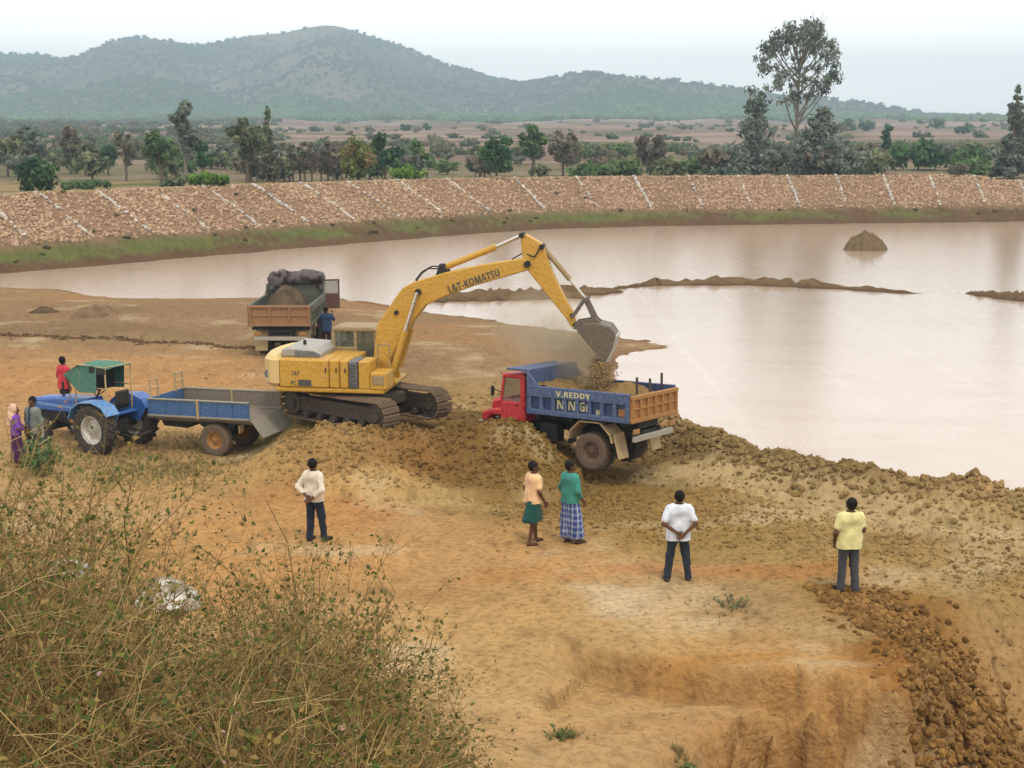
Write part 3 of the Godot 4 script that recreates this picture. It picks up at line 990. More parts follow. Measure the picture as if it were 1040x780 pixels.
	if wrap > 0.0:
		var base_l := fl + Vector3(0, wrap, 0)
		var base_r := fr + Vector3(0, wrap, 0)
		var flare: float = p.get("flare", 0.12)
		nets(lw, [[Vector3(-0.07, 0.96, 0.01), base_l.lerp(hipl, 0.12), 0.118, flare], [Vector3(0.07, 0.96, 0.01), base_r.lerp(hipr, 0.12), 0.118, flare], [Vector3(0, 0.96, 0.01), (base_l + base_r) * 0.5 + Vector3(0, 0.04, -0.03), 0.118, flare]], 0.0165, 0.05, [Plane(Vector3.DOWN, -wrap), Plane(Vector3.UP, hem + 0.05)], 0.03, p.get("lower_print"))
		obj(p.get("lower_name", "waist_cloth"), lw, cloth_mat, t)
	else:
		nets(lw, [[Vector3(-0.07, 0.95, 0.01), Vector3(0.07, 0.95, 0.01), 0.117, 0.117], [hipl, kl, 0.102, 0.075], [kl, fl + Vector3(0, 0.06, 0.01), 0.075, 0.066], [hipr, kr, 0.102, 0.075], [kr, fr + Vector3(0, 0.06, 0.01), 0.075, 0.066]], 0.0165, 0.025, [Plane(Vector3.DOWN, -0.035), Plane(Vector3.UP, hem + 0.05)], 0.02)
		obj("trousers", lw, cloth_mat, t)
	# shoes or sandals
	for q in [[fl, toe_l], [fr, toe_r]]:
		var shoe := Mb.new()
		shoe.col = p.get("shoe", Color(0.03, 0.02, 0.015))
		var full: bool = p.get("shoes", true)
		if full:
			nets(shoe, [[q[0] + Vector3(0, 0.045, 0.04), q[0] + Vector3(0, 0.035, 0) + q[1] * 0.17, 0.046, 0.04], [q[0] + Vector3(0, 0.09, 0.02), q[0] + Vector3(0, 0.05, -0.02), 0.044, 0.046]], 0.012, 0.02, [Plane(Vector3.DOWN, 0.0)])
		else:
			shoe.xf = Transform3D(Basis.looking_at(q[1]), q[0])
			shoe.box(Vector3(0, 0.008, -0.06), Vector3(0.09, 0.018, 0.27), 0.006)
			shoe.box(Vector3(0, 0.055, -0.11), Vector3(0.085, 0.016, 0.035), 0.006)
		obj("shoe" if full else "sandal", shoe, cloth_mat, t)
	return t

# ---------------------------------------------------------------- vehicles (local axes: x ahead, y up, z to the right)
var M := {}

func vehicle_mats() -> void:
	var dust := Color(0.36, 0.25, 0.13)
	M.yellow = paint(Color(0.52, 0.285, 0.03), dust, 0.46, 0.85, 0.5, 0.55, 0.0, 3)
	M.pale = paint(Color(0.62, 0.45, 0.17), Color(0.55, 0.42, 0.26), 0.4, 0.7, 0.6, 0.8, 0.0, 4)
	M.cabframe = paint(Color(0.28, 0.205, 0.105), dust, 0.4, 0.7, 0.7, 0.9, 0.0, 5)
	M.silver = paint(Color(0.33, 0.32, 0.30), Color(0.38, 0.30, 0.18), 0.4, 0.8, 0.5, 0.8, 0.2, 6)
	M.darkgrey = paint(Color(0.07, 0.07, 0.075), Color(0.16, 0.115, 0.07), 0.45, 0.85, 0.7, 0.8, 0.0, 7)
	M.vent = paint(Color(0.14, 0.145, 0.15), Color(0.2, 0.15, 0.1), 0.5, 0.8, 0.6, 0.8, 0.0, 8)
	M.black = paint(Color(0.014, 0.013, 0.012), Color(0.06, 0.042, 0.028), 0.5, 0.9, 0.75, 0.9, 0.0, 9)
	M.track = paint(Color(0.15, 0.105, 0.07), Color(0.30, 0.20, 0.11), 0.35, 0.75, 0.85, 1.1, 0.1, 10)
	M.trackdark = paint(Color(0.05, 0.038, 0.03), Color(0.18, 0.12, 0.07), 0.45, 0.85, 0.85, 1.1, 0.0, 11)
	M.chrome = paint(Color(0.62, 0.6, 0.56), Color(0.4, 0.32, 0.2), 0.6, 0.9, 0.25, 1.0, 0.8, 12)
	M.bucket = paint(Color(0.13, 0.108, 0.085), Color(0.22, 0.155, 0.09), 0.4, 0.75, 0.6, 1.0, 0.3, 13)
	M.worn = paint(Color(0.40, 0.38, 0.33), Color(0.32, 0.24, 0.15), 0.45, 0.8, 0.5, 1.0, 0.4, 14)
	M.red = paint(Color(0.50, 0.022, 0.028), Color(0.38, 0.19, 0.13), 0.5, 0.88, 0.4, 0.9, 0.0, 15)
	M.blue = paint(Color(0.045, 0.08, 0.19), Color(0.24, 0.20, 0.18), 0.4, 0.85, 0.55, 1.1, 0.0, 16)
	M.bluedark = paint(Color(0.022, 0.045, 0.13), Color(0.14, 0.12, 0.11), 0.45, 0.88, 0.6, 1.1, 0.0, 17)
	M.orange = paint(Color(0.34, 0.155, 0.035), Color(0.20, 0.12, 0.06), 0.4, 0.75, 0.7, 1.4, 0.0, 18)
	M.beige = paint(Color(0.42, 0.31, 0.16), Color(0.30, 0.20, 0.11), 0.4, 0.75, 0.8, 1.0, 0.0, 19)
	M.tyre = paint(Color(0.028, 0.025, 0.023), Color(0.20, 0.14, 0.085), 0.35, 0.8, 0.9, 1.4, 0.0, 20)
	M.dustytyre = paint(Color(0.10, 0.07, 0.05), Color(0.22, 0.145, 0.09), 0.3, 0.7, 0.95, 1.4, 0.0, 21)
	M.rim = paint(Color(0.52, 0.51, 0.48), Color(0.38, 0.29, 0.18), 0.5, 0.85, 0.5, 1.2, 0.2, 22)
	M.rustrim = paint(Color(0.34, 0.16, 0.04), Color(0.2, 0.11, 0.06), 0.45, 0.75, 0.8, 1.6, 0.0, 23)
	M.brownrim = paint(Color(0.11, 0.06, 0.04), Color(0.22, 0.14, 0.09), 0.4, 0.75, 0.9, 1.4, 0.0, 24)
	M.tractor = paint(Color(0.03, 0.11, 0.38), Color(0.25, 0.24, 0.24), 0.6, 0.95, 0.35, 0.8, 0.0, 25)
	M.tractorpale = paint(Color(0.10, 0.25, 0.52), Color(0.36, 0.34, 0.32), 0.5, 0.9, 0.4, 0.8, 0.0, 26)
	M.tarp = paint(Color(0.05, 0.17, 0.125), Color(0.17, 0.19, 0.12), 0.45, 0.85, 0.85, 1.0, 0.0, 27)
	M.trailer = paint(Color(0.04, 0.11, 0.26), Color(0.20, 0.19, 0.18), 0.5, 0.88, 0.55, 1.2, 0.0, 28)
	M.board = paint(Color(0.20, 0.17, 0.135), Color(0.13, 0.095, 0.065), 0.4, 0.7, 0.9, 1.3, 0.0, 29)
	M.pale_board = paint(Color(0.25, 0.235, 0.19), Color(0.26, 0.2, 0.14), 0.4, 0.75, 0.85, 1.0, 0.0, 30)
	M.tail = paint(Color(0.26, 0.13, 0.055), Color(0.24, 0.165, 0.10), 0.4, 0.75, 0.8, 1.2, 0.0, 31)
	M.side_green = paint(Color(0.065, 0.075, 0.055), Color(0.17, 0.135, 0.10), 0.3, 0.65, 0.7, 1.4, 0.0, 32)
	M.canvas = paint(Color(0.20, 0.165, 0.165), Color(0.10, 0.075, 0.07), 0.35, 0.7, 0.9, 1.4, 0.0, 33)
	M.doorbrown = paint(Color(0.10, 0.04, 0.028), Color(0.15, 0.09, 0.06), 0.5, 0.85, 0.5, 1.0, 0.0, 34)
	M.letter = paint(Color(0.56, 0.52, 0.30), Color(0.4, 0.34, 0.2), 0.5, 0.9, 0.7, 1.4, 0.0, 35)
	M.print = paint(Color(0.055, 0.06, 0.06), Color(0.2, 0.15, 0.06), 0.55, 0.95, 0.7, 1.4, 0.0, 36)
	var g := StandardMaterial3D.new()
	g.albedo_color = Color(0.35, 0.4, 0.36, 0.38)
	g.transparency = BaseMaterial3D.TRANSPARENCY_ALPHA
	g.roughness = 0.06
	M.glass = g

func wheel(parent: Node, at: Vector3, r: float, w: float, rim_r: float, tyre_m: Material, rim_m: Material, lugs := 0, out := -1.0) -> Node3D:
	var n := Node3D.new()
	n.name = numbered(parent, "wheel")
	parent.add_child(n, true)
	n.position = at
	var h := w * 0.5
	var b := Mb.new()
	b.lathe([Vector2(rim_r, -h * 0.75), Vector2(rim_r + 0.02, -h * 0.9), Vector2(r * 0.84, -h), Vector2(r * 0.94, -h * 0.93), Vector2(r * 0.985, -h * 0.72), Vector2(r, -h * 0.3), Vector2(r, h * 0.3), Vector2(r * 0.985, h * 0.72), Vector2(r * 0.94, h * 0.93), Vector2(r * 0.84, h), Vector2(rim_r + 0.02, h * 0.9), Vector2(rim_r, h * 0.75)], 32)
	for i in lugs:
		for s in [-1.0, 1.0]:
			var a := TAU * (i + (0.25 if s > 0.0 else -0.25)) / lugs
			b.xf = Transform3D(Basis(Vector3.BACK, a) * Basis(Vector3.RIGHT, s * 0.62), Basis(Vector3.BACK, a) * Vector3(r + 0.005, 0, s * h * 0.45))
			b.box(Vector3.ZERO, Vector3(0.05, 0.045, h * 1.15), 0.008)
	if lugs == 0:
		for i in 36:
			var a := TAU * i / 36.0
			b.xf = Transform3D(Basis(Vector3.BACK, a), Basis(Vector3.BACK, a) * Vector3(r, 0, 0))
			b.box(Vector3.ZERO, Vector3(0.02, 0.045, h * 1.5), 0.006)
	obj("tyre", b, tyre_m, n)
	var m := Mb.new()
	m.lathe([Vector2(0.0, -h * 0.55), Vector2(rim_r * 0.28, -h * 0.55), Vector2(rim_r * 0.30, -h * 0.3), Vector2(rim_r * 0.72, -h * 0.12), Vector2(rim_r * 0.80, -h * 0.35), Vector2(rim_r * 0.9, -h * 0.72), Vector2(rim_r + 0.012, -h * 0.82), Vector2(rim_r + 0.012, h * 0.82), Vector2(rim_r * 0.9, h * 0.72), Vector2(rim_r * 0.80, h * 0.35), Vector2(rim_r * 0.72, h * 0.12), Vector2(rim_r * 0.30, h * 0.3), Vector2(rim_r * 0.28, h * 0.55), Vector2(0.0, h * 0.55)], 28)
	obj("rim", m, rim_m, n)
	var k := Mb.new()
	for i in 8:
		var a := TAU * i / 8.0
		var c := Vector3(cos(a), sin(a), 0) * rim_r * 0.5
		k.tube(c + Vector3(0, 0, out * h * 0.15), c + Vector3(0, 0, out * h * 0.36), 0.018, 0.018, 6)
	k.tube(Vector3(0, 0, out * h * 0.5), Vector3(0, 0, out * h * 0.75), rim_r * 0.17, rim_r * 0.15, 10)
	obj("hub", k, rim_m, n)
	return n

func lettering(parent: Node, words: String, at: Vector3, basis: Basis, high: float, width: float, mat: Material) -> void:
	var f := SystemFont.new()
	f.font_names = PackedStringArray(["Droid Sans"])
	f.font_weight = 700
	var t := TextMesh.new()
	t.text = words
	t.font = f
	t.font_size = 64
	t.pixel_size = high / 46.0
	t.depth = 0.008
	var o := obj("lettering", t, mat, parent)
	var sx := width / maxf(t.get_aabb().size.x, 0.01)
	o.transform = Transform3D(basis.scaled_local(Vector3(sx, 1, 1)), at)

func v2(l: Array) -> Array:
	return l.map(func(q): return Vector2(q[0], q[1]))

func excavator(at: Vector3) -> void:
	var t := thing("excavator", "yellow tracked excavator with raised boom tipping soil into the blue tipper", "excavator", at)
	# undercarriage, turned away from the house
	var ub := Basis(Vector3.UP, deg_to_rad(-38.0))
	for s in [1.0, -1.0]:
		var n := Node3D.new()
		n.name = numbered(t, "crawler")
		t.add_child(n, true)
		n.transform = Transform3D(ub, ub * Vector3(0, 0, 1.02 * s))
		var r := 0.36
		var half := 1.55
		var per := 4.0 * half + TAU * r
		var b := Mb.new()
		var cnt := 46
		for i in cnt:
			var q := per * i / cnt
			var p := Vector2()
			var a := 0.0
			if q < 2.0 * half:
				p = Vector2(-half + q, r); a = PI / 2
			elif q < 2.0 * half + PI * r:
				a = PI / 2 - (q - 2.0 * half) / r
				p = Vector2(half, 0) + Vector2(cos(a), sin(a)) * r
			elif q < 4.0 * half + PI * r:
				p = Vector2(half - (q - 2.0 * half - PI * r), -r); a = -PI / 2
			else:
				a = -PI / 2 - (q - 4.0 * half - PI * r) / r
				p = Vector2(-half, 0) + Vector2(cos(a), sin(a)) * r
			var sag := -0.03 * (1.0 - pow(p.x / half, 2.0)) if p.y > r * 0.9 else 0.0
			b.xf = Transform3D(Basis(Vector3.BACK, a), Vector3(p.x, p.y + 0.42 + sag, 0))
			b.box(Vector3(0.012, 0, 0), Vector3(0.035, 0.165, 0.58), 0.006)
			for g in [-0.05, 0.0, 0.05]:
				b.box(Vector3(0.04, g, 0), Vector3(0.03, 0.016, 0.58), 0.004)
		obj("track", b, M.track, n)
		var fr := Mb.new()
		fr.prism(v2([[-1.5, 0.22], [1.5, 0.22], [1.52, 0.5], [1.3, 0.62], [-1.3, 0.62], [-1.52, 0.5]]), -0.17, 0.17, 0.03)
		obj("track_frame", fr, M.trackdark, n)
		for x in [-1.0, -0.5, 0.0, 0.5, 1.0]:
			var w := Mb.new()
			w.tube(Vector3(x, 0.16, -0.24), Vector3(x, 0.16, 0.24), 0.10, 0.10, 14)
			obj("roller", w, M.trackdark, n)
		for x in [-half, half]:
			var w := Mb.new()
			w.tube(Vector3(x, 0.42, -0.2), Vector3(x, 0.42, 0.2), 0.31, 0.31, 20)
			w.tube(Vector3(x, 0.42, -0.25), Vector3(x, 0.42, 0.25), 0.14, 0.14, 14)
			obj("sprocket" if x < 0 else "idler", w, M.trackdark, n)
	var c := Mb.new()
	c.xf = Transform3D(ub)
	c.box(Vector3(0, 0.55, 0), Vector3(1.5, 0.34, 1.9), 0.05)
	c.xf = Transform3D()
	c.tube(Vector3(0, 0.7, 0), Vector3(0, 0.95, 0), 0.62, 0.62, 24)
	obj("turntable", c, M.trackdark, t)
	# the house
	var yb := Basis(Vector3.UP, deg_to_rad(-9.0))
	var up := Transform3D(yb)
	var mk := func() -> Mb:
		var q := Mb.new()
		q.xf = up
		return q
	var b: Mb = mk.call()
	b.box(Vector3(-0.6, 0.96, 0), Vector3(2.9, 0.12, 2.56), 0.03)
	b.box(Vector3(0.5, 1.05, 0), Vector3(0.9, 0.1, 0.7), 0.02)
	obj("deck", b, M.yellow, t)
	b = mk.call()
	b.xf = up * Transform3D(Basis(Vector3.RIGHT, -PI / 2), Vector3.ZERO)
	b.prism(v2([[-1.95, -1.29], [-2.2, -1.27], [-2.43, -1.0], [-2.58, -0.4], [-2.58, 0.4], [-2.43, 1.0], [-2.2, 1.27], [-1.95, 1.29]]), 1.0, 1.84, 0.12)
	obj("counterweight", b, M.pale, t)
	for q in [[-1.95, -0.62], [-0.60, -0.34], [-0.32, -0.10]]:
		b = mk.call()
		b.box(Vector3((q[0] + q[1]) * 0.5, 1.395, 0.82), Vector3(q[1] - q[0], 0.74, 0.96), 0.035)
		var side := obj("side_door", b, M.yellow, t)
		var hn: Mb = mk.call()
		hn.box(Vector3(q[1] - 0.07, 1.5, 1.312), Vector3(0.03, 0.12, 0.025), 0.006)
		obj("handle", hn, M.black, side)
	b = mk.call()
	b.box(Vector3(-1.0, 1.37, -0.1), Vector3(1.85, 0.74, 0.9), 0.03)
	b.box(Vector3(-1.45, 1.35, -0.85), Vector3(0.95, 0.70, 0.85), 0.03)
	obj("engine_housing", b, M.yellow, t)
	b = mk.call()
	b.prism(v2([[-2.0, 1.75], [-0.92, 1.75], [-0.92, 1.86], [-1.1, 1.98], [-1.84, 2.02], [-2.0, 1.94]]), -0.75, 0.95, 0.05)
	var hood := obj("engine_hood", b, M.silver, t)
	b = mk.call()
	b.prism(v2([[-1.62, 1.76], [-0.93, 1.76], [-0.93, 1.86], [-1.08, 1.93], [-1.62, 1.96]]), 0.952, 0.975, 0.01)
	for k in 5:
		b.box(Vector3(-1.54 + 0.12 * k, 1.84, 0.985), Vector3(0.05, 0.13, 0.02), 0.005)
	obj("hood_grille", b, M.vent, hood)
	b = mk.call()
	b.tube(Vector3(-1.55, 1.95, 0.3), Vector3(-1.55, 2.12, 0.3), 0.045, 0.045, 12)
	obj("exhaust_pipe", b, M.black, t)
	b = mk.call()
	b.box(Vector3(0.03, 1.38, 0.86), Vector3(0.22, 0.72, 0.84), 0.02)
	var vent := obj("vent_column", b, M.vent, t)
	b = mk.call()
	for k in 9:
		b.box(Vector3(0.03, 1.08 + 0.07 * k, 1.288), Vector3(0.17, 0.03, 0.025), 0.005)
	obj("louvres", b, M.darkgrey, vent)
	b = mk.call()
	b.box(Vector3(0.32, 1.38, 0.9), Vector3(0.3, 0.74, 0.76), 0.03)
	obj("fuel_tank", b, M.yellow, t)
	b = mk.call()
	b.box(Vector3(0.70, 1.24, 0.92), Vector3(0.44, 0.46, 0.74), 0.03)
	var tb := obj("tool_box", b, M.yellow, t)
	b = mk.call()
	b.box(Vector3(0.70, 1.27, 1.297), Vector3(0.3, 0.24, 0.02), 0.006)
	obj("lid", b, M.cabframe, tb)
	b = mk.call()
	for q in [[0.84, 0.6], [0.52, 0.6]]:
		b.tube(Vector3(q[0], 1.45, q[1]), Vector3(q[0], 2.1, q[1]), 0.018, 0.018, 6)
	for q in [[0.52, 0.6, 0.84, 0.6]]:
		b.tube(Vector3(q[0], 2.1, q[1]), Vector3(q[2], 2.1 if q[1] < 1.0 else 1.9, q[3]), 0.018, 0.018, 6)
	obj("handrail", b, M.cabframe, t)
	# cab, open framed, on the far side
	var cx := -0.38
	var frame: Mb = mk.call()
	for x in [-0.97, -0.36, 0.2]:
		for z in [-1.24, -0.42]:
			frame.box(Vector3(x, 1.66, z), Vector3(0.085, 1.3, 0.07), 0.02)
	frame.box(Vector3(cx, 1.82, -1.24), Vector3(1.2, 0.07, 0.05), 0.015)
	frame.box(Vector3(-0.66, 1.82, -0.42), Vector3(0.6, 0.06, 0.05), 0.015)
	frame.box(Vector3(cx, 1.05, -0.83), Vector3(1.25, 0.1, 0.88), 0.02)
	var cab := obj("cab_frame", frame, M.cabframe, t)
	b = mk.call()
	b.prism(v2([[-1.03, 2.27], [0.27, 2.27], [0.25, 2.35], [0.08, 2.41], [-0.85, 2.41], [-1.0, 2.36]]), -1.29, -0.37, 0.035)
	obj("cab_roof", b, M.cabframe, t)
	b = mk.call()
	b.box(Vector3(-0.66, 1.4, -0.425), Vector3(0.54, 0.78, 0.04), 0.01)
	b.box(Vector3(cx, 1.4, -1.235), Vector3(1.1, 0.78, 0.04), 0.01)
	b.box(Vector3(-0.97, 1.4, -0.83), Vector3(0.05, 0.78, 0.74), 0.01)
	obj("cab_panel", b, M.cabframe, t)
	for q in [[Vector3(-0.66, 2.05, -0.42), Vector3(0.52, 0.4, 0.008)], [Vector3(-0.08, 1.68, -0.42), Vector3(0.47, 1.16, 0.008)], [Vector3(cx, 2.05, -1.24), Vector3(1.06, 0.4, 0.008)], [Vector3(-0.97, 2.05, -0.83), Vector3(0.008, 0.4, 0.74)], [Vector3(0.2, 1.69, -0.83), Vector3(0.008, 1.14, 0.74)]]:
		b = mk.call()
		b.box(q[0], q[1], 0.0)
		obj("window", b, M.glass, t)
	b = mk.call()
	b.box(Vector3(-0.55, 1.3, -0.83), Vector3(0.46, 0.14, 0.5), 0.04)
	b.box(Vector3(-0.78, 1.65, -0.83), Vector3(0.12, 0.62, 0.48), 0.04)
	obj("seat", b, M.black, t)
	b = mk.call()
	for z in [-1.05, -0.6]:
		b.tube(Vector3(-0.2, 1.1, z), Vector3(-0.16, 1.62, z), 0.018, 0.018, 6)
		b.tube(Vector3(-0.16, 1.62, z), Vector3(-0.155, 1.7, z), 0.03, 0.03, 8)
	obj("control_lever", b, M.black, t)
	# boom, arm, bucket
	b = mk.call()
	b.prism(v2([[0.29, 1.62], [0.41, 2.54], [0.94, 3.32], [1.12, 3.55], [1.4, 3.7], [2.26, 3.97], [3.37, 4.21], [4.32, 4.36], [4.53, 4.24], [4.44, 4.06], [3.02, 3.63], [2.19, 3.32], [1.7, 3.07], [1.29, 2.55], [0.72, 1.58], [0.5, 1.48]]), -0.22, 0.22, 0.025)
	var boom := obj("boom", b, M.yellow, t)
	b = mk.call()
	for s in [-1.0, 1.0]:
		b.prism(v2([[0.05, 1.0], [0.95, 1.0], [0.8, 1.55], [0.6, 1.78], [0.38, 1.72]]), s * 0.29 - 0.035, s * 0.29 + 0.035, 0.012)
	b.tube(Vector3(0.5, 1.6, -0.36), Vector3(0.5, 1.6, 0.36), 0.07, 0.07, 14)
	obj("boom_foot", b, M.yellow, t)
	b = mk.call()
	for q in [[0.95, 2.9, 0.06], [1.54, 3.45, 0.085], [4.42, 4.22, 0.09]]:
		var pb: Mb = mk.call()
		pb.tube(Vector3(q[0], q[1], -0.27), Vector3(q[0], q[1], 0.27), q[2], q[2], 16)
		obj("pin", pb, M.black, boom)
	for q in [[2.15, 4.03, 0.1]]:
		for s in [-0.12, 0.12]:
			b.prism(v2([[1.98, 3.86], [2.35, 3.98], [2.2, 4.14], [2.08, 4.14]]), s - 0.025, s + 0.025, 0.01)
	obj("cylinder_bracket", b, M.black, boom)
	for s in [-1.0, 1.0]:
		b = mk.call()
		b.tube(Vector3(0.86, 1.35, s * 0.34), Vector3(1.2, 2.42, s * 0.34), 0.085, 0.085, 14)
		var cy := obj("boom_cylinder", b, M.yellow, t)
		b = mk.call()
		b.tube(Vector3(1.2, 2.42, s * 0.34), Vector3(1.54, 3.45, s * 0.34), 0.048, 0.048, 12)
		obj("rod", b, M.chrome, cy)
	b = mk.call()
	b.tube(Vector3(2.15, 4.06, 0), Vector3(3.53, 4.62, 0), 0.085, 0.085, 14)
	b.tube(Vector3(3.5, 4.61, 0), Vector3(3.56, 4.635, 0), 0.10, 0.10, 14)
	var ac := obj("arm_cylinder", b, M.yellow, t)
	b = mk.call()
	b.tube(Vector3(3.53, 4.62, 0), Vector3(4.26, 4.95, 0), 0.05, 0.05, 12)
	obj("rod", b, M.chrome, ac)
	b = mk.call()
	b.path([Vector3(1.45, 3.72, 0.05), Vector3(1.6, 3.92, 0.05), Vector3(1.78, 4.05, 0.05), Vector3(2.0, 4.05, 0.05), Vector3(2.18, 4.12, 0.06)], [0.022, 0.022, 0.022, 0.022, 0.022], 6)
	b.path([Vector3(1.4, 3.72, -0.08), Vector3(1.58, 3.95, -0.08), Vector3(1.85, 4.1, -0.08), Vector3(2.18, 4.1, -0.06)], [0.022, 0.022, 0.022, 0.022], 6)
	b.box(Vector3(2.16, 4.1, 0.0), Vector3(0.2, 0.16, 0.2), 0.03)
	b.path([Vector3(4.0, 4.33, 0.12), Vector3(4.3, 4.5, 0.12), Vector3(4.6, 4.4, 0.2), Vector3(4.75, 4.65, 0.2), Vector3(4.8, 4.72, 0.12)], [0.02, 0.02, 0.02, 0.02, 0.02], 6)
	obj("hydraulic_hose", b, M.black, boom)
	b = mk.call()
	b.prism(v2([[4.22, 4.94], [4.36, 4.98], [4.67, 4.8], [4.82, 4.7], [5.05, 4.01], [5.36, 3.39], [5.61, 2.93], [5.68, 2.62], [5.56, 2.6], [5.42, 2.82], [4.36, 4.12], [4.3, 4.3]]), -0.16, 0.16, 0.02)
	var arm := obj("arm", b, M.yellow, t)
	b = mk.call()
	b.prism(v2([[4.42, 4.02], [5.5, 2.68], [5.56, 2.58], [5.47, 2.62], [4.34, 4.06]]), -0.14, 0.14, 0.005)
	for q in [[4.26, 4.95, 0.07], [4.78, 4.66, 0.07], [5.58, 2.91, 0.055], [5.66, 2.66, 0.06]]:
		var pb: Mb = mk.call()
		pb.tube(Vector3(q[0], q[1], -0.21), Vector3(q[0], q[1], 0.21), q[2], q[2], 14)
		obj("pin", pb, M.black, arm)
	b = mk.call()
	b.tube(Vector3(4.78, 4.66, 0), Vector3(5.5, 3.82, 0), 0.07, 0.07, 14)
	var bc := obj("bucket_cylinder", b, M.cabframe, t)
	b = mk.call()
	b.tube(Vector3(5.5, 3.82, 0), Vector3(5.91, 3.32, 0), 0.04, 0.04, 12)
	obj("rod", b, M.chrome, bc)
	b = mk.call()
	for s in [-0.2, 0.2]:
		b.prism(v2([[5.53, 2.86], [5.86, 3.36], [5.96, 3.34], [5.64, 2.86]]), s - 0.03, s + 0.03, 0.01)
		b.prism(v2([[5.86, 3.32], [5.96, 3.38], [6.28, 2.74], [6.16, 2.68]]), s - 0.03 - signf(s) * 0.07, s + 0.03 - signf(s) * 0.07, 0.01)
	b.tube(Vector3(5.91, 3.32, -0.25), Vector3(5.91, 3.32, 0.25), 0.06, 0.06, 12)
	obj("bucket_link", b, M.bucket, t)
	b = mk.call()
	var sp := v2([[5.72, 2.58], [5.9, 2.72], [6.25, 2.72], [6.6, 2.64], [6.72, 2.44], [6.66, 2.1], [6.46, 1.72], [6.22, 2.0], [5.95, 2.3]])
	for s in [-0.46, 0.46]:
		b.prism(sp, s - 0.025, s + 0.025, 0.006)
	var shell := v2([[5.72, 2.6], [5.95, 2.74], [6.25, 2.75], [6.6, 2.66], [6.75, 2.44], [6.68, 2.1], [6.47, 1.68]])
	for i in shell.size() - 1:
		var e: Vector2 = (shell[i + 1] - shell[i]).normalized()
		var o := Vector2(e.y, -e.x) * 0.05
		b.prism([shell[i], shell[i + 1], shell[i + 1] + o, shell[i] + o], -0.44, 0.44, 0.004)
	for s in [-0.2, 0.2]:
		b.prism(v2([[5.6, 2.56], [5.7, 2.76], [6.2, 2.86], [6.32, 2.76], [6.2, 2.66], [5.8, 2.56]]), s - 0.03, s + 0.03, 0.008)
	var bk := obj("bucket", b, M.bucket, t)
	b = mk.call()
	b.prism(v2([[6.64, 2.12], [6.72, 2.12], [6.53, 1.66], [6.45, 1.64]]), -0.485, 0.485, 0.006)
	b.prism(v2([[6.73, 2.46], [6.79, 2.44], [6.71, 2.1], [6.65, 2.11]]), -0.47, 0.47, 0.006)
	obj("cutting_edge", b, M.worn, bk)
	for k in 5:
		b = mk.call()
		var z := -0.4 + 0.2 * k
		b.prism(v2([[6.43, 1.72], [6.54, 1.68], [6.38, 1.46]]), z - 0.045, z + 0.045, 0.01)
		obj("tooth", b, M.worn, bk)
	var bb := yb * Basis(Vector3.BACK, deg_to_rad(19.5))
	lettering(t, "L&T-KOMATSU", yb * Vector3(3.02, 3.76, 0.226), bb, 0.19, 1.42, M.print)
	lettering(t, "L&T", yb * Vector3(-1.5, 1.40, 1.303), yb, 0.1, 0.2, M.print)
	lettering(t, "PC", yb * Vector3(-1.56, 1.14, 1.303), yb, 0.11, 0.16, M.print)
	b = mk.call()
	b.box(Vector3(-1.26, 1.15, 1.302), Vector3(0.36, 0.17, 0.006), 0.0)
	obj("number_patch", b, M.side_green, t)
	lettering(t, "200", yb * Vector3(-1.26, 1.15, 1.308), yb, 0.12, 0.3, M.print)
	b = mk.call()
	b.xf = up * Transform3D(Basis(Vector3.UP, deg_to_rad(62)), Vector3(-2.33, 1.33, 1.13))
	b.tube(Vector3(0, 0, 0), Vector3(0.012, 0, 0), 0.11, 0.11, 16)
	obj("badge", b, M.vent, t)

